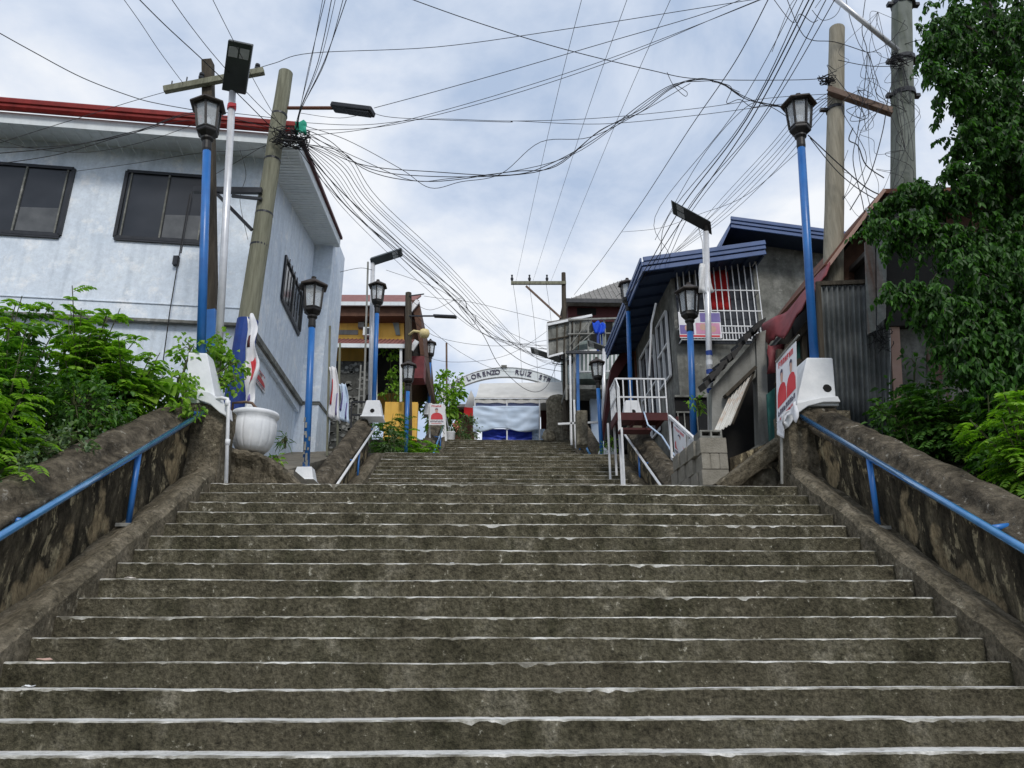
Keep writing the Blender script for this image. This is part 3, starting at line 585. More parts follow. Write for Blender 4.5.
# roof: shallow slab rising to the back, fascia, soffit and red gutter
EV = 0.8
fr0 = A0+nF*EV; fr1 = C0+nF*EV+uF*0.85; bk1 = Vector((-4.85, 20.6, 0)); bk0 = E0+Vector((0, 0.3, 0))
zf0 = onplane(60, 127, fr0, nF).z; zb0 = pt(340, 247, X=-4.85).z
b = MB(); V = []
for p, z in ((fr0, zf0), (fr1, zf0), (bk1, zb0), (bk0, zb0)): V.append((p.x, p.y, z))
V += [(q[0], q[1], q[2]+0.26) for q in V[:4]]
b.add(V, [(3,2,1,0), (4,5,6,7), (0,1,5,4), (1,2,6,5), (2,3,7,6), (3,0,4,7)]); rf = b.build('roof', M['fascia'], hs)
b = MB()
for k in range(46):
    s0 = k/45; p = Vector(V[0]).lerp(Vector(V[1]), s0); b.beam(p-nF*0.03+Vector((0,0,-0.004)), p-nF*0.75+Vector((0,0,-0.004+0.0)), 0.018, 0.012)
for k in range(44):
    p = Vector(V[1]).lerp(Vector(V[2]), k/43); b.beam(p+Vector((-0.04,0,-0.006)), p+Vector((-0.8,0,-0.006)), 0.018, 0.012)
b.build('soffit_board', M['fascia'], rf)
b = MB()
q0, q1 = Vector(V[4])+nF*0.06+Vector((0,0,0.0)), Vector(V[5])+nF*0.06
P = []
for (dn, dz) in ((0, -0.02), (0.06, -0.02), (0.1, 0.03), (0.1, 0.09), (0.13, 0.11), (0.13, 0.2), (0.1, 0.24), (0.0, 0.25)):
    P.append([q0+nF*dn+Vector((0,0,dz)), q1+nF*dn+Vector((0,0,dz))])
P.append([q0+Vector((0,0,-0.02)), q1+Vector((0,0,-0.02))])
b.grid(P); b.build('gutter', M['redroof'], rf)
b = MB(); b.beam(Vector(V[5])+Vector((0,0.2,0.04)), Vector(V[6])+Vector((0,0,0.04)), 0.12, 0.08); b.build('roof_edge_trim', M['maroondark'], rf)
def slider(corners, n, parent=hs, mull=1, inset=0.0):
    """aluminium sliding window on a wall plane: corners tl, tr, br, bl"""
    tl, tr, br, bl = corners; f = 0.085
    b = MB()
    for p, q in ((tl, tr), (tr, br), (br, bl), (bl, tl)): b.beam(p+n*0.02, q+n*0.02, 0.07, 0.06, up=n)
    fr = b.build('window', M['frame_dark'], parent)
    b = MB(); b.prism([p+n*0.012 for p in (tl, tr, br, bl)], n*-0.01+n*0.0); b.build('pane', M['winglass'], fr)
    b = MB(); Qc = lambda u, v: tl.lerp(tr, u).lerp(bl.lerp(br, u), v)+n*0.014
    b.prism([Qc(0.52, 0.62), Qc(0.94, 0.6), Qc(0.94, 0.96), Qc(0.52, 0.96)], n*0.002); b.build('lower_pane_reflection', M['pane_reflection'], fr)  # grey patch paints a reflection across the lower panes
    b = MB()
    for k in range(1, mull+1):
        s_ = k/(mull+1); b.beam(tl.lerp(tr, s_)+n*0.025, bl.lerp(br, s_)+n*0.025, 0.035, 0.045, up=n)
    for off in (0.06, 0.94): b.beam(tl.lerp(tr, off)+n*0.02, bl.lerp(br, off)+n*0.02, 0.03, 0.04, up=n)
    b.build('mullion', M['cement'], fr)
    b = MB(); dwn = Vector((0,0,-1)); b.beam(bl+n*0.03+dwn*0.05, br+n*0.03+dwn*0.05, 0.05, 0.03, up=n); b.build('sill', M['frame_dark'], fr)
    return fr
def rectpl(x0, y0, x1, y1, P, n):
    a = onplane(x0, y0, P, n); c = onplane(x1, y1, P, n)
    return [Vector((a.x, a.y, a.z)), Vector((c.x, c.y, a.z)), Vector((c.x, c.y, c.z)), Vector((a.x, a.y, c.z))]
slider(rectpl(-18, 163, 60, 236, C0, nF), nF); slider(rectpl(128, 172, 203, 243, C0, nF), nF)
cs = rectpl(285, 256, 298, 334, C0, nS); slider(cs, nS)
b = MB()
for k in range(7):
    s_ = (k+0.5)/7; b.beam(cs[0].lerp(cs[1], s_)+nS*0.1, cs[3].lerp(cs[2], s_)+nS*0.1, 0.02, 0.02, up=nS)
b.build('window_bars', M['black'], hs)
b = MB(); p = onplane(177, 262, C0, nF); b.box((p.x-0.05, p.y-0.1, p.z-0.1), (p.x+0.05, p.y+0.02, p.z+0.1)); b.build('meter_box', M['frame_dark'], hs)
b = MB(); b.tube([onplane(163, 362, C0+nF*0.1, nF), onplane(170, 310, C0+nF*0.12, nF), onplane(178, 262, C0+nF*0.08, nF), onplane(190, 194, C0+nF*0.1, nF)], 0.011, 6); b.build('drop_cable', M['wire'], hs)
# campaign poster painted/pasted on the side wall
def poster(mbset, corners, n, parent, body='posterred', rows=True):
    tl, tr, br, bl = [Vector(c) for c in corners]
    def Q(u, v): return tl.lerp(tr, u).lerp(bl.lerp(br, u), v)
    def poly(pts, m, off, name):
        b = MB(); b.prism([Q(u, v)+n*off for u, v in pts], n*0.003); b.build(name, m, parent)
    return Q, poly
pl = rectpl(253, 366, 262, 392, C0-nS*ins, nS)
# figures of a campaign poster: head, shoulders, lettering bars
def campaign(name, label, corners, n, cat='poster', group=None, top_bar=True, two=False, standing=None, mat_='poster', thick=0.012):
    tl, tr, br, bl = [Vector(c) for c in corners]; o = (tl+tr+br+bl)/4; n = Vector(n).normalized()
    t = thing(name, o, label, cat, group)
    def Q(u, v): return tl.lerp(tr, u).lerp(bl.lerp(br, u), v)
    b = MB(); K = 6
    b.prism([Q(0,0), Q(1,0), Q(1,1), Q(0,1)], -n*thick); b.build('sheet', M[mat_], t)
    def el(cx, cy, rx, ry, m=14): return [(cx+rx*math.cos(2*math.pi*i/m), cy+ry*math.sin(2*math.pi*i/m)) for i in range(m)]
    def put(nm, poly_, m, off):
        b = MB(); b.prism([Q(min(max(u, 0.01), 0.99), min(max(v, 0.01), 0.99))+n*off for u, v in poly_], n*0.002); b.build(nm, M[m], t)
    cxs = [0.28, 0.74] if two else [0.5]; sx = 0.55 if two else 1.0
    for cx in cxs:
        put('printed_shirt', [(cx-0.40*sx, 0.74), (cx-0.38*sx, 0.55), (cx-0.27*sx, 0.46), (cx-0.1*sx, 0.42), (cx+0.1*sx, 0.42), (cx+0.27*sx, 0.46), (cx+0.38*sx, 0.55), (cx+0.40*sx, 0.74)], 'posterred', 0.004)
        put('printed_face', el(cx, 0.32, 0.1*sx, 0.1), 'skin', 0.007)
        put('printed_hair', [(cx-0.11*sx, 0.3), (cx-0.1*sx, 0.23), (cx, 0.2), (cx+0.1*sx, 0.23), (cx+0.11*sx, 0.3), (cx+0.06*sx, 0.26), (cx-0.06*sx, 0.26)], 'ink', 0.010)
    def strokes(nm, u0, u1, v0, v1, m, n_):
        b = MB()
        for k in range(n_):
            ua = u0+(u1-u0)*(k+0.1)/n_; ub = u0+(u1-u0)*(k+0.85)/n_; kind = random.randint(0, 3); tt = (ub-ua)*0.36; hh = (v1-v0)*0.24
            rects = [(ua, v0, ua+tt, v1)]
            if kind in (0, 2): rects.append((ub-tt, v0, ub, v1))
            if kind in (1, 2): rects.append((ua, v0, ub, v0+hh))
            if kind in (0, 1, 3): rects.append((ua, (v0+v1)/2-hh/2, ub-tt*0.5*(kind == 1), (v0+v1)/2+hh/2))
            if kind == 3: rects.append((ua, v1-hh, ub, v1))
            for q_, (a_, b_, c_, d_) in enumerate(rects): b.prism([Q(x_, y_)+n*(0.004+0.0004*q_) for x_, y_ in ((a_, b_), (c_, b_), (c_, d_), (a_, d_))], n*0.002)
        b.build(nm, M[m], t)
    random.seed(int(abs(o.x*100)))
    if top_bar: strokes('printed_title', 0.12, 0.86, 0.06, 0.15, 'posterred', 7)
    strokes('printed_lettering', 0.07, 0.93, 0.79, 0.87, 'ink', 9)
    strokes('printed_lettering', 0.15, 0.8, 0.91, 0.95, 'posterred', 12)
    return t
# ---- grey cement house with blue roof edge, right
gh = thing('house', (8, 21, 3), 'bare grey cement house with dark blue roof edges and a white window grille', 'house')
Yg = 19.0
b = MB(); b.box((5.05, Yg, 2.4), (12.5, 24.6, 9.75)); b.box((7.2, Yg+0.002, 9.74), (12.5, 24.5, 11.1)); b.build('wall', M['cement'], gh)
# lower roof
zl = pt(643, 268, Y=18.1).z; zr = pt(765, 251, Y=18.1).z; Xl, Xr = pt(643, 268, Y=18.1).x, pt(765, 250, Y=18.1).x
b = MB(); 
def slab4(mb, P, th): 
    V = [tuple(p) for p in P]+[(p[0], p[1], p[2]+th) for p in P]
    mb.add(V, [(3,2,1,0), (4,5,6,7), (0,1,5,4), (1,2,6,5), (2,3,7,6), (3,0,4,7)])
slab4(b, [(Xl, 18.1, zl), (Xr, 18.1, zr), (Xr, 24.8, zr), (Xl, 24.8, zl)], 0.1); rf = b.build('roof', M['navydark'], gh)
b = MB(); L0, L1 = Vector((Xl, 18.07, zl)), Vector((Xr, 18.07, zr))
for dz, pr in ((-0.06, 0.0), (0.1, 0.03), (0.22, 0.06)): b.beam(L0+Vector((0,-pr,dz)), L1+Vector((0,-pr,dz)), 0.05, 0.13)
b.build('front_fascia', M['navy'], rf, bevel=0.01)
b = MB()
for dz, pr in ((-0.06, 0.0), (0.1, 0.03), (0.22, 0.06)): b.beam((Xl-pr, 18.05, zl+dz), (Xl-pr, 24.8, zl+dz), 0.05, 0.13)
b.build('side_fascia', M['navy'], rf, bevel=0.01)
for k in range(9): b = MB(); b.beam((Xl+0.1, 18.5+k*0.75, zl-0.02), (5.02, 18.5+k*0.75, zl+(zr-zl)*0.3-0.03), 0.06, 0.1); b.build('rafter', M['navydark'], rf)
for k in range(6): b = MB(); b.beam((5.4+k*0.42, 18.2, zl+(5.4+k*0.42-Xl)*(zr-zl)/(Xr-Xl)-0.04), (5.4+k*0.42, 18.98, zl+(5.4+k*0.42-Xl)*(zr-zl)/(Xr-Xl)-0.04), 0.05, 0.08); b.build('rafter', M['navydark'], rf)
# upper roof
p0, p1 = pt(731, 226, Y=18.2), pt(840, 243, Y=18.2); p2 = pt(718, 254, Y=18.2)
b = MB(); slab4(b, [(p0.x, 18.2, p0.z), (p1.x+2, 18.2, p1.z-0.2), (p1.x+2, 24.5, p1.z-0.2), (p0.x, 24.5, p0.z)], 0.1); rf2 = b.build('upper_roof', M['navydark'], gh)
b = MB()
for dz, pr in ((-0.02, 0.0), (0.1, 0.03), (0.2, 0.06)):
    b.beam((p0.x-0.02, 18.17-pr, p0.z+dz), (p1.x+2, 18.17-pr, p1.z-0.2+dz), 0.05, 0.11)
b.build('upper_front_fascia', M['navy'], rf2, bevel=0.01)
b = MB(); slab4(b, [(p2.x, 18.2, p2.z), (p0.x, 18.2, p0.z), (p0.x, 24.4, p0.z), (p2.x, 24.4, p2.z)], 0.12); b.build('upper_side_slope', M['navy'], rf2)
# window with white grille
X0, X1 = pt(676, 300, Y=Yg).x, pt(756, 300, Y=Yg).x; Z0, Z1 = pt(716, 344, Y=Yg).z, pt(716, 266, Y=Yg).z
b = MB(); b.box((X0, Yg-0.012, Z0), (X1, Yg-0.004, Z1)); wn = b.build('window', M['winglass'], gh)
b = MB(); 
for k in range(3): b.box((X0+0.1+k*0.45, Yg-0.03, Z0+0.3), (X0+0.16+k*0.45, Yg-0.014, Z1)); 
b.build('window_frame', M['cementlight'], wn)
b = MB(); xr0, xr1 = pt(708, 290, Y=Yg).x, pt(729, 290, Y=Yg).x
Pc = [[(xr0+(xr1-xr0)*j/10, Yg-0.05+0.03*math.sin(j*1.9+i*0.3), pt(716, 270, Y=Yg).z-(i/6)*(pt(716, 270, Y=Yg).z-pt(716, 311, Y=Yg).z)) for j in range(11)] for i in range(7)]
b.grid(Pc); b.build('red_curtain', M['redcloth'], wn, smooth=True, solid=0.01)
b = MB(); yg = Yg-0.3
zs = Z0+(Z1-Z0)*0.17
for k in range(14):
    x = X0+(X1-X0)*k/13; b.beam((x, yg, Z0), (x, yg, Z1+0.02), 0.025, 0.025, up=(0,1,0))
for z in (Z0, zs*0.5+Z0*0.5, zs, Z0+(Z1-Z0)*0.36, Z0+(Z1-Z0)*0.62, Z1): b.beam((X0-0.02, yg-0.003, z), (X1+0.02, yg-0.003, z), 0.03, 0.03, up=(0,1,0))
for x in (X0, X1):
    for z in (Z0, zs, Z0+(Z1-Z0)*0.62, Z1): b.beam((x, yg, z), (x, Yg, z), 0.03, 0.03)
for k in range(14):
    x = X0+(X1-X0)*(k+0.5)/13; b.beam((x, yg, Z0), (x, yg, zs), 0.02, 0.02, up=(0,1,0))
b.build('window_grille', M['whitepaint'], wn)
# purple campaign poster tied to the grille
ps = thing('poster', (pt(700, 324, Y=yg)), 'purple and pink printed poster tied to the white window grille', 'poster')
def pbx(x0, y0, x1, y1, Y, nm, m, par, d=0.01):
    b = MB(); PB(b, x0, y0, x1, y1, Y, d); return b.build(nm, M[m], par)
yq = yg-0.05
pbx(679, 312, 721, 338, yq, 'sheet', 'poster', ps); pbx(700, 313, 720, 322, yq-0.006, 'printed_panel', 'purple', ps, 0.005)
pbx(696, 323, 720, 334, yq-0.006, 'printed_panel', 'pink', ps, 0.005); pbx(680, 325, 694, 334, yq-0.006, 'printed_panel', 'purple', ps, 0.005); pbx(680, 335, 720, 337, yq-0.006, 'printed_stripe', 'posterred', ps, 0.005)
for (x, y) in ((688, 328), (703, 327), (713, 329)):
    b = MB(); c = pt(x, y, Y=yq-0.009); b.prism([(c.x+0.09*math.cos(k*0.45), c.y, c.z+0.1*math.sin(k*0.45)) for k in range(14)], (0, 0.002, 0)); b.build('printed_face', M['skin'], ps)
for k in range(6): pbx(683+k*2.4, 314.5, 684.6+k*2.4, 318, yq-0.006, 'printed_letter', 'purple', ps, 0.005)
# lower opening with iron bars, side windows
b = MB(); X0, X1, Z0, Z1 = PB(b, 676, 397, 724, 446, Yg-0.01, 0.006); op = b.build('window', M['dark'], gh)
b = MB(); b.beam((X0, Yg-0.06, Z1), (X1, Yg-0.06, Z1), 0.06, 0.06); b.beam((X0, Yg-0.06, Z1-0.45), (X1, Yg-0.06, Z1-0.45), 0.04, 0.04)
for k in range(8): x = X0+0.05+(X1-X0-0.1)*k/7; b.beam((x, Yg-0.06, Z0), (x, Yg-0.06, Z1-0.45), 0.03, 0.03, up=(0,1,0))
b.build('window_bars', M['cement'], op)
for (ya, yb, za, zb) in ((19.6, 20.9, 7.0, 9.0), (21.4, 23.6, 5.9, 9.0)):
    b = MB(); b.box((5.03, ya, za), (5.045, yb, zb)); wq = b.build('side_window', M['winglass'], gh)
    b = MB()
    for q in (ya, (ya+yb)/2, yb): b.beam((4.98, q, za), (4.98, q, zb), 0.05, 0.07, up=(1,0,0))
    for q in (za, (za+zb)/2, zb): b.beam((4.97, ya, q), (4.97, yb, q), 0.05, 0.06)
    b.build('side_window_frame', M['whitepaint'], wq)
b = MB(); c = pt(656, 303, Y=18.9); b.tube([c, c+Vector((-0.1, 0.3, -0.5)), c+Vector((-0.15, 0.8, -1.9))], 0.03, 8); b.build('downpipe', M['whitepaint'], gh)

# ---- railed maroon platform over the second flight
pf = thing('stair_platform', (3.9, 18, 5.2), 'small maroon steel platform with white railing on thin legs beside the grey house', 'platform')
x0_, x1_, y0_, y1_, zp = 3.14, 4.42, 18.0, 18.9, 5.33
b = MB(); b.box((x0_, y0_, zp), (x1_, y1_, zp+0.06)); b.box((x0_, y0_-0.04, zp-0.12), (x1_, y0_, zp+0.08)); b.box((x0_-0.04, y0_-0.04, zp-0.12), (x0_, y1_, zp+0.08)); 
for k in range(5): b.box((x0_+0.35*k+0.1, y0_, zp-0.1), (x0_+0.35*k+0.16, y1_, zp-0.002))
b.build('deck', M['maroondark'], pf)
b = MB()
for k in range(8): x = x0_+(x1_-x0_)*k/7; b.beam((x, y0_, zp), (x, y0_, zp+1.0), 0.03, 0.03, up=(0,1,0))
for k in range(6): y = y0_+(y1_-y0_)*k/5; b.beam((x0_, y, zp), (x0_, y, zp+1.0), 0.03, 0.03, up=(0,1,0))
for z in (0.5, 1.0): b.beam((x0_, y0_-0.003, zp+z), (x1_, y0_-0.003, zp+z), 0.04, 0.04); b.beam((x0_-0.003, y0_, zp+z), (x0_-0.003, y1_, zp+z), 0.04, 0.04)
b.build('railing', M['whitepaint'], pf)
for (x, y) in ((3.17, 18.0), (3.14, 17.5), (3.0, 18.7), (3.2, 18.9)):
    b = MB(); b.beam((x, y, nos2(y)-0.15), (x, y, zp+(0.0 if y > 17.6 else -0.45)), 0.05, 0.05, up=(0,1,0)); b.build('leg', M['whitepaint'], pf)
b = MB(); b.box((3.12, 17.5, zp-0.5), (3.9, 17.95, zp-0.45)); b.build('lower_step', M['maroondark'], pf)
b = MB(); b.beam((3.12, 17.5, zp-0.5), (3.12, 17.5, zp+0.6), 0.03, 0.03, up=(0,1,0)); b.beam((3.12, 17.5, zp+0.58), (3.14, 18.0, zp+1.0), 0.03, 0.03)
for k in range(1, 3): b.beam((3.12+0.007*k, 17.5+0.17*k, zp-0.5+0.16*k), (3.12+0.007*k, 17.5+0.17*k, zp+0.58+0.14*k), 0.02, 0.02, up=(0,1,0))
b.build('stair_railing', M['whitepaint'], pf)

# ---- balcony house behind (far right centre)
bh = thing('house', (6, 31, 8), 'two-storey house with maroon upper wall, tin awning and white balcony railing', 'house')
Yh = 31.5
b = MB(); PB(b, 572, 310, 720, 470, Yh, 5); b.build('wall', M['greenish'], bh)
b = MB(); PB(b, 568, 301, 720, 322, Yh-0.05, 5); b.build('upper_wall', M['maroondark'], bh)
b = MB(); PB(b, 577, 308, 596, 315, Yh-0.06, 0.05); b.build('upper_window', M['dark'], bh)
q = [pt(563, 301, Y=Yh-0.6), pt(720, 301, Y=Yh-0.6)]; rz = pt(640, 283, Y=34).z
b = MB(); b.add([(q[0].x, q[0].y, q[0].z), (q[1].x+1, q[0].y, q[0].z), (q[1].x+1, 36, q[0].z), (q[0].x, 36, q[0].z), (q[0].x+3.4, 34, rz+0.15), (q[1].x-1, 34, rz+0.15)],
    [(0,1,5,4), (1,2,5), (2,3,4,5), (3,0,4), (3,2,1,0)]); rf = b.build('roof', M['tin'], bh)
b = MB(); PB(b, 563, 299, 720, 303, Yh-0.65, 0.06); b.build('eave_board', M['frame_dark'], rf)
b = MB()
for k in range(26):
    x = q[0].x+0.2+k*0.24; s_ = min(1, (x-q[0].x)/3.4); b.beam((x, q[0].y, q[0].z+0.03), (x, q[0].y+(34-q[0].y)*s_, q[0].z+0.03+(rz+0.15-q[0].z)*s_), 0.03, 0.03)
b.build('roof_rib', M['cementlight'], rf)
# tin awning projecting left/front
b = MB(); AW = [pt(548, 323, Y=27.5), pt(592, 315, Y=27.5), pt(592, 313, Y=31.4)+Vector((0,0,0.6)), pt(550, 320, Y=31.4)]
AW2 = [pt(546, 325, Y=28), pt(591, 316, Y=28)]
b.prism([pt(547, 324, Y=28), pt(592, 316, Y=28), pt(592, 322, Y=28), pt(573, 352, Y=28), pt(549, 355, Y=28)], (0, 0.05, 0)); aw = b.build('awning_side', M['cement'], bh)  # darker grey than the sheet, the side's shaded tone put into its colour
b = MB(); A1, A2 = pt(547, 323, Y=27.95), pt(592, 315, Y=27.95); b.prism([A1, A2, A2+Vector((0.4, 3.4, 0.3)), A1+Vector((0.4, 3.4, 0.3))], (0, 0, 0.05)); b.build('awning_sheet', M['tin'], aw)
b = MB(); b.beam(pt(547, 325, Y=27.9), pt(592, 315.5, Y=27.9), 0.08, 0.1); b.beam(pt(548, 357, Y=27.9), pt(563, 353, Y=27.9), 0.06, 0.08); b.beam(pt(547, 325, Y=27.9), pt(548, 357, Y=27.9), 0.06, 0.06, up=(0,1,0)); b.build('awning_trim', M['whitepaint'], aw)
b = MB()
for k in range(1, 5): b.beam(pt(549+k*8, 324-k*1.3, Y=27.96), pt(550+k*7, 354-k*1, Y=27.96), 0.05, 0.05, up=(0,1,0))
b.beam(pt(548, 340, Y=27.95), pt(585, 333, Y=27.95), 0.05, 0.05); b.build('awning_rib', M['darkwood'], aw)
# balcony: slab, railing, posts
Yb = 29.3
b = MB(); PB(b, 570, 374, 650, 379, Yb, 2.2); b.build('balcony_slab', M['greenish'], bh)
b = MB()
for x in range(576, 640, 4):
    b.beam(pt(x, 352, Y=Yb), pt(x, 373, Y=Yb), 0.07, 0.05, up=(0,1,0))
b.beam(pt(574, 352, Y=Yb), pt(640, 347, Y=Yb), 0.09, 0.09); b.beam(pt(574, 372, Y=Yb), pt(640, 371, Y=Yb), 0.09, 0.07); b.build('balcony_railing', M['whitepaint'], bh)
for x, y0, y1 in ((570, 318, 440), (574, 322, 440), (615, 318, 352), (566, 352, 400), (588, 320, 352), (604, 318, 350)):
    b = MB(); b.beam(pt(x, y0, Y=27.7), pt(x+0.5, y1, Y=27.7), 0.07, 0.07, up=(0,1,0)); b.build('balcony_post', M['cementlight'] if x != 616 else M['whitepaint'], bh)
b = MB(); b.beam(pt(568, 320, Y=27.6), pt(626, 318, Y=27.6), 0.07, 0.07); b.beam(pt(568, 334, Y=27.6), pt(624, 333, Y=27.6), 0.05, 0.05); b.beam(pt(570, 345, Y=27.6), pt(588, 322, Y=27.6), 0.03, 0.03); b.beam(pt(572, 350, Y=27.6), pt(600, 326, Y=27.6), 0.03, 0.03); b.build('balcony_beam', M['cementlight'], bh)
b = MB(); PB(b, 606, 322, 613, 344, Yh-0.02, 0.03); b.build('door', M['dark'], bh)
b = MB(); PB(b, 588, 322, 600, 345, Yh-0.02, 0.03); b.build('door', M['dark'], bh)
b = MB(); PB(b, 576, 392, 591, 445, Yh-0.9, 0.9); b.build('ground_floor_doorway', M['dark'], bh)
b = MB(); PB(b, 591, 388, 603, 448, Yh-1.2, 1.2); b.build('porch_column', M['curtain'], bh)
b = MB(); PB(b, 566, 385, 606, 389, Yb-0.3, 2.5); b.build('porch_beam', M['cement'], bh)
b = MB(); PB(b, 566, 351, 640, 353.5, 27.4, 0.1); b.build('awning_beam', M['frame_dark'], bh)
# rusty roof shack between balcony house and grey house
rs = thing('shed', (5, 25.5, 5), 'dark shed with a maroon sloping roof edge squeezed beside the grey house', 'shed')
b = MB(); PP(b, [(612, 372), (624, 352), (650, 338), (660, 338), (660, 450), (612, 450)], 25.0, 2.0); b.build('wall', M['interior'], rs)
b = MB(); PP(b, [(609, 380), (612, 366), (624, 347), (654, 334), (654, 342), (628, 360), (618, 376), (607, 420), (604, 440), (602, 436)], 24.6, 0.6); b.build('roof', M['maroondark'], rs)
b = MB(); PB(b, 636, 345, 646, 405, 24.5, 0.2); b.build('sacking_screen', M['rusty'], rs)
# maroon awning far

# ---- concrete hut with a tilted awning sheet, right of the landing
hut = thing('hut', (4.8, 13.5, 2.6), 'small concrete hut with ragged dark roof and a pale tilted awning sheet', 'hut')
Yk = 13.0
b = MB(); PP(b, [(756, 334), (766, 330), (770, 470), (760, 470)], Yk, 0.25); b.build('corner_post', M['cementlight'], hut)
b = MB(); PP(b, [(712, 388), (758, 336), (760, 372), (730, 405), (722, 420), (716, 470), (712, 470)], Yk+0.06, 0.2); b.build('wall', M['cementlight'], hut)
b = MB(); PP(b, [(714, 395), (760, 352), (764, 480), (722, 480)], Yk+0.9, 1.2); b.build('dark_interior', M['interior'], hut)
b = MB(); q = [pt(718, 470, Y=Yk-0.1), pt(768, 438, Y=Yk-0.1), pt(770, 480, Y=Yk-0.1), pt(718, 495, Y=Yk-0.1)]; b.prism(q, (0, 0.15, 0)); b.build('base_wall', M['cement'], hut)
b = MB(); n = 15; P0, P1 = pt(706, 386, Y=Yk-0.25), pt(764, 322, Y=Yk-0.25)
random.seed(3)
for k in range(n):
    s0, s1 = k/n-0.01, (k+1)/n+0.02; a = P0.lerp(P1, s0); c = P0.lerp(P1, s1); j = random.uniform(-0.05, 0.05); h = random.uniform(0.03, 0.09)
    fwd = random.uniform(-0.15, 0.05)
    b.prism([a+Vector((0, fwd, j-0.03)), c+Vector((0, fwd, j*0.3)), c+Vector((0, fwd, j*0.3+h)), a+Vector((-0.04, fwd, j+h+0.02))], (0.02, 0.5, 0.08))
b.build('roof', M['black'], hut)
b = MB(); AWp = [pt(751, 372, Y=Yk-0.05), pt(748, 379, Y=Yk-0.05)]
T0, T1 = pt(729, 398, Y=Yk-0.02), pt(753, 371, Y=Yk-0.02); B0, B1 = pt(712, 436, Y=Yk-0.75), pt(731, 424, Y=Yk-0.75)
G = []
for i in range(9):
    row = []
    for j in range(33):
        p = T0.lerp(T1, j/32).lerp(B0.lerp(B1, j/32), i/8); row.append(p+Vector((0.0, -0.012*math.cos(j*1.15), 0.012*math.cos(j*1.15))))
    G.append(row)
b.grid(G); b.build('awning_sheet', M['tarp_rust'], hut, solid=0.008)
b = MB(); b.beam(T0+Vector((-0.08, -0.03, 0.02)), T1+Vector((0.03, -0.03, 0.05)), 0.16, 0.06); b.beam(T1+Vector((0.02,0,0)), B1+Vector((0.02,0,0)), 0.03, 0.04); b.build('awning_frame', M['darkwood'], hut)

# ---- teal and patchwork stall between the hut and the corrugated shack
st = thing('stall', (5.6, 13, 3), 'dark lean-to stall with teal boards under a maroon awning', 'stall')
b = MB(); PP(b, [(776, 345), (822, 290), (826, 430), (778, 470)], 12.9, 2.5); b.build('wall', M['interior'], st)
b = MB(); PP(b, [(767, 394), (777, 386), (792, 380), (793, 462), (771, 462), (769, 430)], 12.5, 0.05); PP(b, [(793, 345), (803, 338), (806, 400), (795, 410)], 12.3, 0.05); b.build('teal_board', M['teal'], st)
b = MB()
for (x0, y0, x1, y1) in ((779, 350, 778, 440), (788, 345, 789, 425), (803, 330, 806, 410), (812, 300, 815, 400)): b.beam(pt(x0, y0, Y=12.25), pt(x1, y1, Y=12.25), 0.09, 0.09, up=(0,1,0))
b.beam(pt(778, 362, Y=12.2), pt(812, 318, Y=12.2), 0.1, 0.1); b.beam(pt(776, 385, Y=12.2), pt(800, 360, Y=12.2), 0.08, 0.08); b.build('timber_frame', M['darkwood'], st)
b = MB()
tops = [(761, 324), (774, 318), (788, 311), (801, 295), (814, 279), (829, 262)]; bots = [(768, 345), (777, 336), (784, 340), (796, 317), (810, 297), (827, 274)]
G = []
for i in range(26):
    s_ = i/25*5; k = min(int(s_), 4); f_ = s_-k; Yq = 13.2-1.7*i/25
    a_ = [tops[k][q]*(1-f_)+tops[k+1][q]*f_ for q in (0, 1)]; c_ = [bots[k][q]*(1-f_)+bots[k+1][q]*f_ for q in (0, 1)]
    G.append([pt(a_[0]+(c_[0]-a_[0])*j/7, a_[1]+(c_[1]-a_[1])*j/7, Y=Yq-0.3*j/7)+Vector((0, 0.05*math.sin(i*0.9+j*0.5), 0.02*math.sin(i*1.4)*(j/7))) for j in range(8)])
b.grid(G); b.build('awning', M['maroon'], st, smooth=True, solid=0.02)
b = MB(); G = [[pt(768+j*4, 345+i*7, Y=12.7)+Vector((0, 0.06*math.sin(i*1.9+j*1.4), 0)) for j in range(5)] for i in range(5)]; b.grid(G); b.build('hanging_cloth', M['maroon'], st, smooth=True, solid=0.01)

# ---- corrugated iron shack behind the tall right lamp
cs_ = thing('shack', (7, 12, 3), 'corrugated iron shack with rusty eave panels behind the right pedestal', 'shack')
def corrug(mb, pts4, n, amp, Y=None, depth=0.0):
    tl, tr, br, bl = pts4; G = []
    for i in range(5):
        row = []
        for j in range(n*8+1):
            u = j/(n*8); p = tl.lerp(tr, u).lerp(bl.lerp(br, u), i/4); row.append(p+Vector((0, amp*math.cos(2*math.pi*u*n), 0)))
        G.append(row)
    mb.grid(G)
b = MB(); corrug(b, [pt(818, 286, Y=11), pt(866, 284, Y=11), pt(872, 440, Y=11), pt(826, 440, Y=11)], 9, 0.032); corrug(b, [pt(864, 288, Y=11.05), pt(890, 318, Y=11.05), pt(895, 440, Y=11.05), pt(868, 440, Y=11.05)], 5, 0.022)
b.build('corrugated_wall', M['corr'], cs_, smooth=True, solid=0.006)
b = MB(); corrug(b, [pt(925, 300, Y=11.2), pt(1040, 300, Y=11.2), pt(1040, 470, Y=11.2), pt(925, 470, Y=11.2)], 15, 0.022); b.build('corrugated_side_wall', M['rust'], cs_, smooth=True, solid=0.006)
b = MB(); b.beam(pt(816, 284, Y=10.97), pt(868, 282, Y=10.97), 0.06, 0.07); b.beam(pt(818, 286, Y=10.97), pt(826, 440, Y=10.97), 0.07, 0.06, up=(0,1,0)); b.build('wall_frame', M['darkwood'], cs_)
b = MB(); PP(b, [(888, 318), (926, 318), (926, 470), (888, 470)], 11.15, 0.2); b.build('cement_wall', M['cement'], cs_)
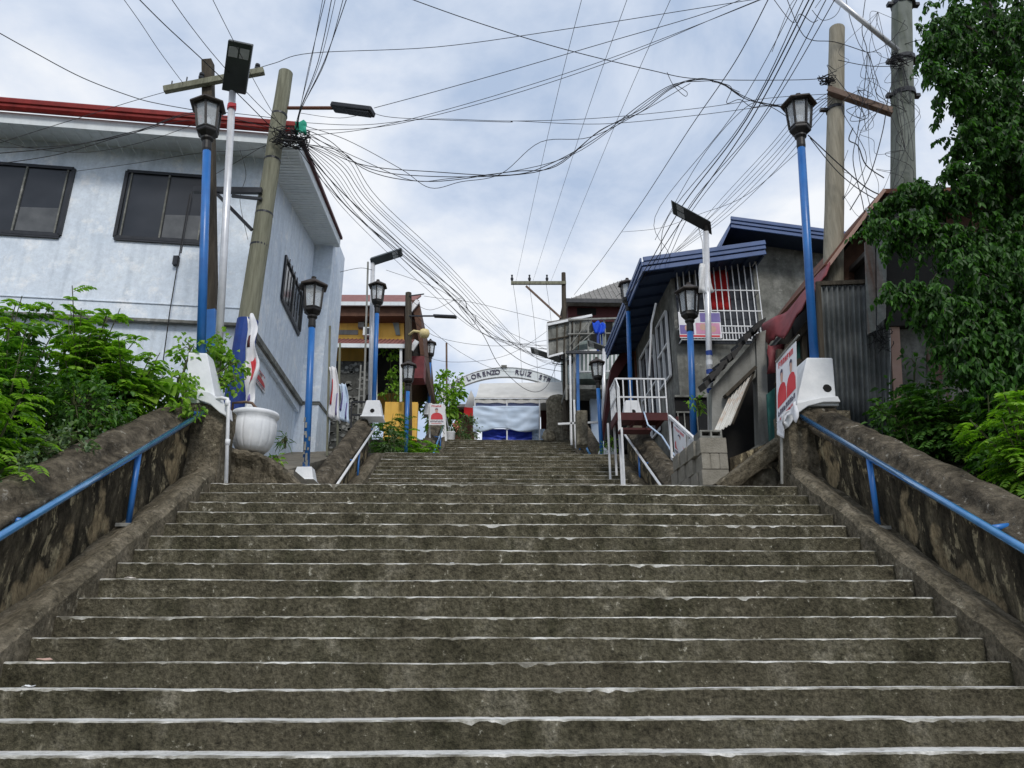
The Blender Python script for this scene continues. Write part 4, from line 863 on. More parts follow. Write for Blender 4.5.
b = MB(); b.beam(pt(893, 328, Y=11.1), pt(899, 440, Y=11.1), 0.15, 0.12, up=(0,1,0)); b.build('pink_post', M['pinkpost'], cs_)
b = MB(); b.beam(pt(889, 326, Y=11.05), pt(890, 400, Y=11.05), 0.03, 0.03, up=(0,1,0)); b.build('pale_pipe', M['whitepaint'], cs_)
b = MB(); PP(b, [(887, 234), (1045, 236), (1045, 322), (887, 326)], 11.0, 1.6); b.build('dark_loft', M['interior'], cs_)  # near-black front carries the tree's shade in its colour
b = MB(); PP(b, [(884, 231), (1046, 233), (1046, 237), (884, 236)], 10.9, 1.8); b.build('loft_lid', M['tin'], cs_)
b = MB(); PP(b, [(865, 242), (875, 237), (876, 330), (868, 334)], 10.85, 0.03); PP(b, [(877, 236), (887, 233), (886, 318), (878, 325)], 10.8, 0.03); b.build('rusty_panel', M['rust'], cs_)
b = MB(); PP(b, [(836, 262), (884, 200), (1046, 196), (1046, 234), (884, 232), (868, 262), (866, 284), (838, 284)], 12.2, 2.0); b.build('gable', M['brownwood'], cs_)
b = MB(); R0, R1, R2 = pt(828, 268, Y=11.5), pt(884, 193, Y=11.5), pt(1050, 188, Y=11.5)
b.prism([R0, R1, R2, R2+Vector((0,0,0.07)), R1+Vector((0,0,0.09)), R0+Vector((-0.05,0,0.07))], (0, 3.2, 0)); b.build('roof', M['rusty'], cs_)
b = MB(); b.beam(R0+Vector((0,-0.03,0.04)), R1+Vector((0,-0.03,0.05)), 0.04, 0.06); b.build('barge_board', M['pinkpost'], cs_)
b = MB(); b.tube([pt(866, 208, Y=10.7), pt(881, 234, Y=10.7)], 0.02, 8); b.build('conduit', M['whitepaint'], cs_)
b = MB()
for k in range(26):
    x, y = 876+random.uniform(-5, 12), 336+random.uniform(-8, 14); p = pt(x, y, Y=10.95); pts_ = [p+Vector((random.uniform(-.12,.12), random.uniform(-.06,.06), random.uniform(-.12,.12))) for _ in range(4)]; b.tube(pts_, 0.006, 4)
b.build('wire_knot', M['wire'], cs_)
# long rear body of shack so it has depth
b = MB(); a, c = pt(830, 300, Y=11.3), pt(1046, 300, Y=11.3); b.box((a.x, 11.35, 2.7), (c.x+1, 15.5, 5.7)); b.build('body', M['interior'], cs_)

# ---- wing wall on the right of the landing, with the dark hollow and rock
ww = thing('wing_wall', (4, 11, 2), 'sloping rough wing wall from the landing up to the right pedestal', 'wall')
b = MB(); K = 24; V = []
L0, L1 = pt(716, 484, Y=11.0), pt(800, 420, Y=10.6)
G = []
for i in range(K+1):
    p = L0.lerp(L1, i/K); row = []
    for (dy, dz) in ((0, -0.28), (-0.05, -0.2), (-0.06, -0.12), (-0.03, -0.1), (-0.07, -0.04), (-0.02, 0.0), (0.2, 0.02), (0.3, -0.05)): row.append(p+Vector((0, dy+0.02*nz3(i*0.5, dz*9, 1), dz+0.02*nz3(i*0.6, dz*7, 4))))
    G.append(row)
b.grid(G); b.build('coping', M['curb'], ww, smooth=True)
b = MB(); PP(b, [(700, 500), (738, 470), (762, 452), (800, 430), (800, 452), (788, 456), (770, 461), (756, 470), (750, 486), (750, 500)], 11.02, 0.3); b.build('wall_face', M['curb'], ww)
b = MB(); PP(b, [(730, 458), (806, 428), (806, 500), (730, 500)], 11.6, 0.4); b.build('recess_back', M['oldwall'], ww)
def rock(name, c, r, label, m, cat='rock', seed=0, group=None, flat=(1,1,1), parent=None):
    b = MB(); n, m_ = 12, 16; V = []
    for i in range(n+1):
        for j in range(m_):
            th_, ph = math.pi*i/n, 2*math.pi*j/m_; d = Vector((math.sin(th_)*math.cos(ph), math.sin(th_)*math.sin(ph), math.cos(th_)))
            k = 1+0.28*noise.noise(d*1.6+Vector((seed,0,0)))+0.12*noise.noise(d*4+Vector((seed,3,0))); V.append(Vector(c)+Vector((d.x*r*k*flat[0], d.y*r*k*flat[1], d.z*r*k*flat[2])))
    b.add(V, [(i*m_+j, i*m_+(j+1) % m_, (i+1)*m_+(j+1) % m_, (i+1)*m_+j) for i in range(n) for j in range(m_)])
    o = b.build(name, m, parent, smooth=True)
    if parent is None: setp(o, label, cat, group)
    return o
rock('rock', pt(766, 480, Y=11.1), 0.19, 'round grey rock in the dark hollow at the right end of the landing', M['stone'], seed=2, flat=(1.2,0.8,1))
rock('rock', pt(784, 486, Y=11.0), 0.1, 'small broken stone beside the round rock in the landing hollow', M['curb'], seed=5)

# ---- stacked hollow blocks
bs_mb = []
def blockthing(c, rotz, label, hollow=False, L=0.4, Hh=0.2, W_=0.15):
    t = thing('concrete_block', c, label, 'concrete block', 'grey hollow blocks stacked on the landing')
    return t
Xb0, Xb1 = pt(701, 460, Y=11.3).x, pt(728, 460, Y=11.3).x; zt = pt(715, 437, Y=11.3).z; wB = (Xb1-Xb0)
hB = (zt-1.98)/4.0
rows_lbl = ['bottom', 'second', 'third', 'topmost']
for r in range(4):
    z0 = 1.975+r*hB
    # front block shows its face (even rows: webs) and three more go back along the side
    for q in range(4):
        y0 = 11.3+q*0.42 if r % 2 == 0 else 11.3+q*0.42-(0.0 if q == 0 else 0.2)
        ln = 0.40 if (r % 2 == 0 or q) else 0.2
        b = MB(); jx = random.uniform(-0.012, 0.012)
        xa, xb = Xb0-0.03*q+jx, Xb1+jx
        if q == 0 and r % 2 == 0:
            ww_ = (xb-xa)/3
            b.box((xa+0.012, y0+0.012, z0+0.006), (xb-0.012, y0+ln-0.01, z0+hB-0.008))
            for k in range(3): b.box((xa+k*ww_+0.007, y0, z0+0.003), (xa+(k+1)*ww_-0.007, y0+0.02, z0+hB-0.004))
        else: b.box((xa, y0, z0+0.003), (xb, y0+ln-0.012, z0+hB-0.005))
        pos = ['nearest the steps', 'second from the front', 'third from the front', 'farthest back'][q]
        o = b.build('concrete_block', M['block'], None, bevel=0.008); setp(o, f'grey concrete block, {rows_lbl[r]} course of the stack, {pos}', 'concrete block', 'grey hollow blocks stacked on the landing')
b = MB(); xa, xb = pt(700, 432, Y=11.35).x, pt(722, 432, Y=11.35).x; z0 = zt+0.003
b.box((xa, 11.35, z0), (xb, 11.75, z0+0.03)); b.box((xa, 11.35, z0+0.1), (xb, 11.75, z0+0.125))
for k in (0, 1, 2): x = xa+(xb-xa-0.03)*k/2; b.box((x, 11.352, z0+0.028), (x+0.03, 11.748, z0+0.102))
o = b.build('concrete_block', M['cement'], None); setp(o, 'loose hollow block lying open on top of the block stack', 'concrete block', 'grey hollow blocks stacked on the landing')
# white gate railing with poster behind blocks
gt = thing('gate_railing', (4.3, 12.3, 2.5), 'white pipe railing holding a red and white poster before the grey house', 'railing')
b = MB(); pA, pB = pt(669, 416, Y=13.6), pt(702, 446, Y=11.9); pC, pD = pt(672, 458, Y=13.6), pt(700, 478, Y=11.9)
b.beam(pA, pB, 0.05, 0.05); b.beam(pC, pD, 0.05, 0.05)
for k in range(6): b.beam(pA.lerp(pB, k/5), pC.lerp(pD, k/5), 0.04, 0.04, up=(0,1,0))
b.build('rail', M['whitepaint'], gt)
campaign('poster', 'narrow campaign poster with red figure tied to the white pipe railing', [pA.lerp(pB, 0.2)+Vector((-0.05,-0.05,-0.05)), pA.lerp(pB, 0.6)+Vector((-0.05,-0.05,-0.05)), pC.lerp(pD, 0.6)+Vector((-0.05,-0.05,0.1)), pC.lerp(pD, 0.2)+Vector((-0.05,-0.05,0.1))], (-0.6, -0.8, 0), group='campaign posters along the stairs')
b = MB(); G = [pt(644, 412, Y=18), pt(648, 425, Y=17.3), pt(662, 436, Y=16.5), pt(672, 452, Y=15.6), pt(690, 474, Y=14.6)]; b.tube(G, 0.02, 8); o = b.build('water_hose', M['curtain'], None, smooth=True); setp(o, 'pale blue hose lying on the coping of the right mid wall', 'hose')
# white drum beside lamp right
b = MB(); c = pt(604, 448, Y=24.2); b.lathe([(0.22, 0), (0.3, 0.1), (0.33, 0.5), (0.3, 0.85), (0.2, 0.98), (0.1, 1.0)], 16, (c.x+0.1, 24.2, 5.04)); o = b.build('water_drum', M['whitepaint'], None, smooth=True); setp(o, 'white plastic water drum beside the foot of the maroon shed', 'drum')

# ---- upright boulders at the top right
def megalith(x0, x1, y0, y1, Y, label, seed):
    b = MB(); c0 = pt((x0+x1)/2, y1, Y=Y); c1 = pt((x0+x1)/2, y0, Y=Y); w_ = (pt(x1, y1, Y=Y).x-pt(x0, y1, Y=Y).x)/2
    n, m_ = 22, 22; H = c1.z-c0.z+0.15; V = []
    for i in range(n+1):
        s_ = i/n; r = w_*(1.06-0.06*s_) if s_ < 0.8 else w_*1.0*math.sqrt(max(0.0, 1-((s_-0.8)/0.2)**2.4))+0.01
        for j in range(m_):
            a = 2*math.pi*j/m_; k = 1+0.09*noise.noise(Vector((math.cos(a)*1.5, math.sin(a)*1.5+seed, s_*3)))+0.05*noise.noise(Vector((math.cos(a)*4, math.sin(a)*4, s_*10+seed)))
            V.append((c0.x+r*k*math.cos(a), Y+0.45+r*0.7*k*math.sin(a), c0.z-0.15+H*s_))
    b.add(V, [(i*m_+j, i*m_+(j+1) % m_, (i+1)*m_+(j+1) % m_, (i+1)*m_+j) for i in range(n) for j in range(m_)]+[tuple((n)*m_+j for j in range(m_))])
    o = b.build('standing_stone', M['stone'], None, smooth=True); setp(o, label, 'standing stone'); return o
megalith(548, 573, 391, 440, 31.2, 'tall rounded mossy standing stone at the top right of the stairs', 0)
b = MB(); PB(b, 577, 410, 588, 445, 25.2, 0.5); o = b.build('gate_pillar', M['stone'], None, bevel=0.04); setp(o, 'short square weathered pillar right of the rounded standing stone', 'pillar')
rock('rock', pt(549, 436, Y=30.9), 0.3, 'low dark rock at the left foot of the standing stone', M['stone'], seed=9)

# ---- left side: planter, rock, pipe, posters
pl_ = thing('planter', (-3.78, 11.2, 2.62), 'large white fluted bowl planter on a rough stone ledge', 'planter')
c = Vector((-3.72, 11.2, 0)); zb = pt(250, 452, Y=11.2).z-0.02; zt_ = pt(250, 413, Y=11.2).z; H = zt_-zb; Rr = 0.335
prof = [(0.12, 0), (0.2, 0.02), (0.26, 0.12), (0.31, 0.28), (0.335, 0.5), (0.335, 0.72), (0.315, 0.84), (0.345, 0.88), (0.36, 0.93), (0.345, 0.99), (0.31, 1.0), (0.29, 0.9), (0.27, 0.6)]
b = MB(); seg = 144; V = []
for r, q in prof:
    for k in range(seg):
        a = 2*math.pi*k/seg; f = 1-0.05*max(0, 1-abs(math.sin(a*7+(q-0.4)*1.4*math.sin(a*3.5)))*3.2)*(q < 0.8)*(q > 0.1); V.append(c+Vector((r*f*math.cos(a), r*f*math.sin(a), zb+q*H)))
n = len(prof); b.add(V, [(i*seg+k, i*seg+(k+1) % seg, (i+1)*seg+(k+1) % seg, (i+1)*seg+k) for i in range(n-1) for k in range(seg)]+[tuple(range(seg-1,-1,-1))]); b.build('bowl', M['white'], pl_, smooth=True)
b = MB(); b.lathe([(0.28, zb+0.8*H), (0.0, zb+0.82*H)], 24, c); b.build('soil_fill', M['soil'], pl_)
b = MB(); p = [pt(232, 413, Y=11.1), pt(233, 403, Y=11.1), pt(245, 402, Y=11.1), pt(252, 403, Y=11.1), pt(257, 409, Y=11.1), pt(259, 412, Y=11.1)]; b.tube(p, 0.022, 8); o = b.build('rusty_pipe', M['steel'], None, smooth=True); setp(o, 'bent rusty pipe end above the white planter', 'pipe')
lg = thing('stone_ledge', (-3.6, 11, 2), 'rough stone ledge curving down to the landing under the white planter', 'ledge')
b = MB(); Lp = [pt(222, 446, Y=10.9), pt(240, 450, Y=10.9), pt(262, 454, Y=10.9), pt(276, 462, Y=10.95), pt(290, 474, Y=11.0), pt(303, 486, Y=11.05)]
G = []
for i in range(31):
    s_ = i/30*(len(Lp)-1); k = min(int(s_), len(Lp)-2); p = Lp[k].lerp(Lp[k+1], s_-k)
    row = []
    for (dy, dz) in ((0.02, -1.2), (0.0, -0.6), (0.02, -0.25), (-0.05, -0.13), (-0.08, -0.06), (-0.03, 0.0), (0.2, 0.02), (0.6, 0.0), (0.62, -1.2)): row.append(p+Vector((0.03*nz3(i*.7, dz*5, 8), dy+0.05*nz3(i*0.5, dz*4, 1), (dz+0.035*nz3(i*0.6, dz*5, 4)) if dz > -1 else 1.8-p.z)))
    G.append(row)
b.grid(G); b.build('ledge_body', M['curb'], lg)
wp = thing('water_pipe', pt(226, 480, Y=10.05), 'thin white water pipe bending over the left wall end', 'pipe')
b = MB(); p = [pt(212, 400, Y=10.15), pt(222, 398, Y=10.05), pt(227.5, 399, Y=10.05), pt(228.5, 404, Y=10.05), pt(226, 483, Y=10.05)]; b.tube(p, 0.026, 10); b.build('tube', M['whitepaint'], wp, smooth=True)
b = MB(); q = pt(228, 400, Y=10.05); b.tube([q+Vector((0,0,-0.09)), q+Vector((0,0,-0.01))], 0.036, 10); q = pt(227.2, 445, Y=10.05); b.tube([q, q+Vector((0,0,0.08))], 0.034, 10); b.build('fitting', M['whitepaint'], wp, smooth=True)
t = thing('banner', pt(250, 405, Y=12), 'crumpled red and white campaign banner leaning behind the white planter', 'banner', 'campaign posters along the stairs')
G = []
for i in range(17):
    s_ = i/16; xl_, xr_ = 247-3*s_, 249+(9+2.5*math.sin(s_*14))*math.sin(math.pi*min(1, s_*0.75+0.14)); row = []
    for j in range(9): u = j/8; row.append(pt(xl_+(xr_-xl_)*u, 316+96*s_+3*math.sin(u*5), Y=11.75)+Vector((0, 0.05*math.sin(u*7+s_*9)+0.03*math.sin(s_*17), 0)))
    G.append(row)
b = MB(); b.grid(G); b.build('sheet', M['poster'], t, smooth=True, solid=0.006)
off = Vector((0, -0.012, 0))
b = MB(); b.grid([[q+off for q in r_[3:7]] for r_ in G[7:12]]); b.build('printed_patch', M['posterred'], t, smooth=True, solid=0.003)
b = MB(); b.grid([[q+off for q in r_[2:5]] for r_ in G[3:6]]); b.build('printed_patch', M['maroondark'], t, smooth=True, solid=0.003)
b = MB(); b.grid([[q+off for q in r_[2:6]] for r_ in G[13:15]]); b.build('printed_patch', M['purple'], t, smooth=True, solid=0.003)
campaign('poster', 'faded red and white poster pasted on the pale blue side wall', rectpl(255, 362, 265, 394, C0-nS*ins+nS*0.03, nS), nS, 'poster', 'campaign posters along the stairs')
# banner on stick right of landing
bn = campaign('banner', 'two panel red and white campaign banner on a stick before the right pedestal', [pt(776, 362, Y=10.35), pt(796, 341, Y=9.9), pt(797, 404, Y=9.9), pt(777, 428, Y=10.35)], (-0.75, -0.65, 0), 'banner', 'campaign posters along the stairs', two=True)
b = MB(); b.tube([pt(776, 362, Y=10.33), pt(799, 335, Y=9.85)], 0.015, 8); b.tube([pt(781, 372, Y=10.28), pt(782, 484, Y=10.4)], 0.02, 8); b.build('stick', M['cementlight'], bn)
b = MB(); c0, c1 = pt(776, 424, Y=10.3), pt(797, 402, Y=9.9)
b.grid([[c0.lerp(c1, j/8)+Vector((0.03*math.sin(j*1.5), -0.02-0.03*math.sin(j*2.1+i), 0.02-0.06*i*(0.6+0.4*math.sin(j*1.1)))) for j in range(9)] for i in range(6)]); b.build('loose_hem', M['poster'], bn, smooth=True, solid=0.006)
# flags hung by the pier
for (x, y0, y1, Y, lab, mm) in ((328, 368, 418, 18.5, 'long white and red banner hanging from the pole nearest the blue pier', 'poster'), (338, 385, 420, 19.3, 'pale blue printed cloth hanging between the banner and the stone wall', 'curtain')):
    t = thing('hanging_banner', pt(x, y1, Y=Y), lab, 'banner')
    b = MB(); b.beam(pt(x-1, y1+38, Y=Y), pt(x+2, y0-42, Y=Y), 0.05, 0.05, up=(0,1,0)); b.build('pole', M['wood'], t)
    b = MB(); G = []
    for i in range(13):
        row = []
        for j in range(7):
            s_ = i/12; w_ = 0.32*(0.55+0.45*s_); p = pt(x, y0+(y1-y0)*s_, Y=Y); row.append(p+Vector((0.05+w_*j/6+0.04*math.sin(s_*5), -0.1+0.07*math.sin(j*1.7+s_*3), -0.12*j/6*(s_))))
        G.append(row)
    b.grid(G); b.build('cloth', M[mm], t, smooth=True, solid=0.01)
    b = MB(); b.grid([[Vector(q)+Vector((0.0,-0.02,0)) for q in row[1:3]] for row in G[3:10]]); b.build('printed_stripe', M['posterred' if mm == 'poster' else 'purple'], t, smooth=True, solid=0.01)
    b = MB(); b.grid([[Vector(q)+Vector((0.0,-0.022,0)) for q in row[4:6]] for row in G[6:12]]); b.build('printed_stripe', M['purple'], t, smooth=True, solid=0.01)

# ---- yellow house behind on the left
yh = thing('house', (-5, 29, 7), 'yellow two-storey house with red tin roofs and a rubble lower wall', 'house')
Yy = 27.5
b = MB(); PB(b, 320, 312, 404, 372, Yy, 6); b.build('upper_wall', M['yellow'], yh)
b = MB(); PB(b, 320, 366, 366, 372, Yy-0.3, 0.3); PB(b, 320, 348, 366, 361, Yy-0.32, 0.3); b.build('lower_wall', M['yellow'], yh)
b = MB(); zq = pt(340, 318, Y=Yy).z; PP(b, [(315, 305), (404, 305), (404, 316), (315, 316)], Yy-0.7, 0.7); b.build('upper_soffit', M['brownwood'], yh)
b = MB(); a, c = pt(315, 304, Y=Yy-0.85), pt(412, 304, Y=Yy-0.85); slab4(b, [(a.x-2, a.y, a.z), (c.x, c.y, c.z), (c.x, c.y+3.2, c.z+1.85), (a.x-2, a.y+3.2, a.z+1.85)], 0.08); b.build('upper_roof', M['rooftile'], yh)
b = MB(); b.beam((a.x-2, a.y-0.04, a.z-0.02), (c.x, c.y-0.04, c.z-0.02), 0.08, 0.16); b.build('upper_gutter', M['fascia'], yh)
# right hand wing sloping away
b = MB(); g0, g1 = pt(405, 300, Y=Yy-0.8), pt(418, 303, Y=Yy-0.4); 
b.prism([pt(404, 306, Y=Yy), pt(418, 303, Y=Yy), pt(424, 345, Y=Yy), pt(404, 372, Y=Yy)], (0, 5.5, 0)); b.build('brick_wing', M['brownwood'], yh)
b = MB(); b.prism([pt(411, 300, Y=Yy-0.6), pt(419, 300, Y=Yy-0.6), pt(425, 362, Y=Yy-0.6), pt(422, 368, Y=Yy-0.6), pt(418, 335, Y=Yy-0.6)], (0, 6, 0)); b.build('side_roof', M['brownwood'], yh)
b = MB(); b.beam(pt(409, 312, Y=Yy-0.7), pt(418, 301, Y=Yy-0.7), 0.1, 0.18); b.beam(pt(411, 350, Y=Yy-1.2), pt(417, 341, Y=Yy-1.2), 0.1, 0.18); b.build('barge_board', M['whitepaint'], yh)
# lower porch roof
a, c = pt(315, 345, Y=Yy-1.6), pt(411, 346, Y=Yy-1.6)
b = MB(); slab4(b, [(a.x-2, a.y, a.z), (c.x, c.y, c.z), (c.x, Yy-0.01, c.z+0.85), (a.x-2, Yy-0.01, a.z+0.85)], 0.06); lr = b.build('porch_roof', M['rooftile'], yh)
b = MB()
for k in range(34): x = a.x-1.9+k*(c.x-a.x+2)/34; b.beam((x, a.y+0.01, a.z+0.075), (x, Yy-0.02, a.z+0.92), 0.035, 0.03)
b.build('roof_rib', M['rooftile'], lr)
b = MB(); b.beam((a.x-2, a.y-0.04, a.z-0.03), (c.x, c.y-0.04, c.z-0.03), 0.08, 0.16); b.build('porch_gutter', M['fascia'], yh)
b = MB(); PB(b, 404, 356, 424, 378, Yy-0.8, 0.8); b.build('porch_balcony', M['maroon'], yh)
b = MB(); PB(b, 366, 345, 404, 392, Yy-0.1, 0.12); PB(b, 404, 346, 420, 357, Yy-0.3, 0.12); b.build('painted_porch_shade', M['interior'], yh)  # dark panels paint the shade under the porch roof
for x in (376, 401):
    b = MB(); b.beam(pt(x, 346, Y=Yy-1.55), pt(x, 402, Y=Yy-1.55), 0.09, 0.09, up=(0,1,0)); b.build('porch_post', M['whitepaint'], yh)
b = MB(); PB(b, 334, 330, 358, 334.5, Yy-0.03, 0.03); wv = b.build('vent_window', M['cementlight'], yh)
b = MB(); PB(b, 363, 327, 374, 335, Yy-0.45, 0.44); ac = b.build('air_conditioner', M['fascia'], yh)
b = MB(); PB(b, 365, 328, 372.5, 334, Yy-0.46, 0.01); b.build('grille', M['frame_dark'], ac)
b = MB(); PB(b, 358, 322, 364, 327, Yy-0.25, 0.25); b.build('meter_box', M['cementlight'], yh)
b = MB(); PP(b, [(391, 316), (398, 316), (400, 335), (396, 335)], Yy-0.05, 0.06); b.build('shutter', M['greenish'], yh)
b = MB(); PB(b, 384, 402, 417, 440, Yy-1.3, 0.3); b.build('garden_wall', M['yellow'], yh)
# rubble wall and its loose stones
rw = thing('rubble_wall', (-5.5, 26.5, 6), 'dark rubble stone wall under the yellow house, left of the ladder', 'wall')
b = MB(); a, c = pt(322, 400, Y=26.6), pt(372, 400, Y=26.6); zt2 = pt(345, 361, Y=26.6).z
b.box((a.x, 26.6, 4.5), (c.x, 27.1, zt2)); b.build('wall_body', M['rubble'], rw)
b = MB(); random.seed(11)
for k in range(150):
    x, z = random.uniform(a.x+0.1, c.x-0.1), random.uniform(6.2, zt2-0.1); r1, r2 = random.uniform(0.05, 0.16), random.uniform(0.04, 0.1); m_ = 7
    ring = [(x+r1*math.cos(2*math.pi*i/m_)*random.uniform(0.7, 1.1), 26.57, z+r2*math.sin(2*math.pi*i/m_)*random.uniform(0.7, 1.1)) for i in range(m_)]; b.prism(ring, (0, 0.05, 0))
b.build('facing_stones', M['rubblelight'], rw)
lad = thing('ladder', pt(362, 430, Y=24.5), 'thin grey metal ladder and gate frame before the rubble wall', 'ladder')
b = MB(); b.beam(pt(368, 262, Y=24.5), pt(363, 432, Y=24.5), 0.06, 0.06, up=(0,1,0)); b.beam(pt(361, 365, Y=24.5), pt(357, 432, Y=24.5), 0.05, 0.05, up=(0,1,0)); b.build('side_rail', M['cementlight'], lad)
for k in range(10): y = 372+k*6; b = MB(); b.beam(pt(366-k*0.2, y, Y=24.5), pt(360-k*0.2, y, Y=24.5), 0.03, 0.03); b.build('rung', M['cementlight'], lad)
b = MB()
for p, q in (((352, 402), (351, 432)), ((352, 402), (368, 402)), ((352, 415), (366, 415)), ((368, 402), (367, 428))): b.beam(pt(*p, Y=22.5), pt(*q, Y=22.5), 0.05, 0.05, up=(0,1,0))
o = b.build('pipe_gate', M['frame_dark'], None); setp(o, 'small dark pipe gate frame behind the left white block', 'gate')
# campaign poster on frame
pf2 = thing('poster_stand', pt(440, 440, Y=27), 'white metal easel frame carrying the small campaign poster', 'stand')
b = MB(); b.beam(pt(429, 405, Y=27), pt(430, 445, Y=27.3), 0.06, 0.06, up=(0,1,0)); b.beam(pt(444, 405, Y=27), pt(446, 441, Y=27), 0.07, 0.07, up=(0,1,0)); b.beam(pt(443, 404, Y=27), pt(449, 430, Y=27.8), 0.05, 0.05, up=(0,1,0)); b.build('frame', M['whitepaint'], pf2)
campaign('poster', 'small campaign poster with a red shirted figure on the white stand', [pt(430, 404, Y=26.9), pt(443, 404, Y=26.9), pt(445, 425, Y=26.9), pt(429, 425, Y=26.9)], (0, -1, 0), 'poster', 'campaign posters along the stairs')
b = MB(); c = pt(450, 440, Y=31.5); b.lathe([(0.16, 0), (0.2, 0.05), (0.22, 0.42), (0.24, 0.45)], 14, (c.x, c.y, 8.06)); o = b.build('bucket', M['whitepaint'], None, smooth=True); setp(o, 'white bucket at the top left corner of the stairs', 'bucket')

# ---- arch sign with lettering
ar = thing('arch_sign', pt(508, 440, Y=37), 'white arched street sign with dark lettering over the tent', 'sign')
Ya = 37.0
def archpt(x, off=0.0):
    # measured centreline through (455,392) (505,373) (560,388)
    s_ = (x-506)/54.0; y = 372+ (s_*s_)*13.5+off + (2.0*s_**4 if s_ < 0 else 0)
    return pt(x, y, Y=Ya)
b = MB(); G1 = [archpt(440+k*2.0, -4.6) for k in range(66)]; G2 = [archpt(440+k*2.0, 4.6) for k in range(66)]
b.prism(G1+G2[::-1], (0, 0.25, 0)); b.build('arch_band', M['fascia'], ar)
b = MB(); b.tube([p+Vector((0,-0.02,0.0)) for p in G1], 0.025, 6); b.tube([p+Vector((0,-0.02,0.0)) for p in G2], 0.025, 6); b.build('arch_edge', M['whitepaint'], ar)
for x in (446, 568):
    b = MB(); p = pt(x, 400, Y=Ya+0.1); b.box((p.x-0.12, Ya, 8), (p.x+0.12, Ya+0.24, p.z+0.3)); b.build('arch_post', M['whitepaint'], ar)
def letters(txt, xs_, parent, size):
    for ch, x in zip(txt, xs_):
        cu = bpy.data.curves.new('letter', 'FONT'); cu.body = ch; cu.size = size; cu.extrude = 0.02; cu.align_x = 'CENTER'; cu.align_y = 'CENTER'; cu.offset = 0.004
        o = bpy.data.objects.new('tmp', cu); COL.objects.link(o); bpy.context.view_layer.update()
        me = bpy.data.meshes.new_from_object(o.evaluated_get(bpy.context.evaluated_depsgraph_get())); bpy.data.objects.remove(o)
        me.name = 'letter'; me.materials.clear(); me.materials.append(M['ink'])
        l = bpy.data.objects.new('letter', me); COL.objects.link(l); l.parent = parent
        p = archpt(x); q = archpt(x+1); ang = math.atan2(q.z-p.z, q.x-p.x)
        l.location = p-ORG[parent]+Vector((0, -0.03, 0)); l.rotation_euler = (R(90), -ang, 0); ORG[l] = ORG[parent]
letters('SAN LORENZO', [445, 452.5, 460.5, 464, 468.5, 473.8, 478.8, 484, 489, 493.5, 497.5], ar, 0.36)
letters('RUIZ', [517, 522, 525.8, 529.3], ar, 0.36)
letters('STR.', [540.5, 544.5, 548.5, 551.5], ar, 0.36)
b = MB(); p = archpt(504); b.beam(p+Vector((0,-0.05,0.24)), p+Vector((0,-0.05,0.36)), 0.3, 0.1, up=(0,1,0)); b.build('ornament', M['cement'], ar)

# ---- tent at the top
tn = thing('tent', pt(517, 440, Y=33.5), 'white roofed tent with pale blue curtain and royal blue skirt at the top', 'tent')
Yt = 33.5
b = MB(); PP(b, [(476, 398), (481, 384), (562, 382), (562, 397)], Yt, 0.04); a, c, d_, e_ = pt(476, 397, Y=Yt), pt(548, 397, Y=Yt), pt(562, 382, Y=Yt+1.5), pt(481, 384, Y=Yt+1.5)
b = MB(); c2 = pt(563, 397, Y=Yt)
b.add([a, c2, pt(562, 382, Y=Yt+1.6), pt(480, 383.5, Y=Yt+1.6), Vector((a.x, Yt+3.4, a.z)), Vector((c2.x, Yt+3.4, c2.z))], [(0,1,2,3), (3,2,5,4), (0,3,4), (1,5,2), (0,4,5,1)]); b.build('canopy', M['tarp'], tn)
b = MB(); a0, a1 = pt(475, 397, Y=Yt-0.03), pt(540, 398.5, Y=Yt-0.03)
c2 = pt(563, 397, Y=Yt-0.03)
b.grid([[a0.lerp(c2, j/30)+Vector((0, -0.02*math.sin(j*1.7), -0.3*i+0.02*math.sin(j*1.1)*i)) for j in range(31)] for i in range(2)]); b.build('valance', M['tarp'], tn, solid=0.01)
def drape(name, x0, x1, y0, y1, Y, m, sag=0.0, fold=0.05, nj=60, ni=16, bot=0.0, seed=0):
    b = MB(); G = []
    for i in range(ni+1):
        row = []
        for j in range(nj+1):
            u, v = j/nj, i/ni; p = pt(x0+(x1-x0)*u, y0+(y1-y0)*v, Y=Y); 
            f = 0.35*fold*math.sin((u-0.5)*38*(0.6+0.4*v)+6*nz3(u*2, v*2, seed))*(0.3+0.7*v)+fold*2.0*noise.noise(Vector((u*5+v*2*(1 if u > 0.5 else -1), v*5, seed)))
            row.append(p+Vector((0, f, bot*math.sin(u*9+seed)*v*0.1)))
        G.append(row)
    b.grid(G); return b.build(name, M[m], tn, smooth=True, solid=0.012)
drape('upper_curtain', 475.5, 540, 399, 408, Yt+0.1, 'lilac', fold=0.015, seed=2)
drape('front_curtain', 473, 539, 406, 430, Yt-0.12, 'curtain', fold=0.045, bot=1, seed=4)
drape('blue_skirt', 482, 532, 429, 442, Yt+0.15, 'royal', fold=0.07, seed=7)
drape('side_sheet', 530, 545, 429, 442, Yt+0.3, 'curtain', fold=0.05, nj=14, seed=1)
for x in (475, 507, 539.5):
    b = MB(); b.beam(pt(x, 398, Y=Yt), pt(x, 441, Y=Yt), 0.06, 0.06, up=(0,1,0)); b.build('pole', M['galv'], tn)
b = MB(); b.beam(pt(475, 398.5, Y=Yt-0.05), pt(562, 398.5, Y=Yt-0.05), 0.05, 0.05); b.build('frame_bar', M['galv'], tn)
b = MB(); PB(b, 541, 398, 560, 440, Yt+2.2, 0.1); o = b.build('back_wall', M['maroondark'], tn)
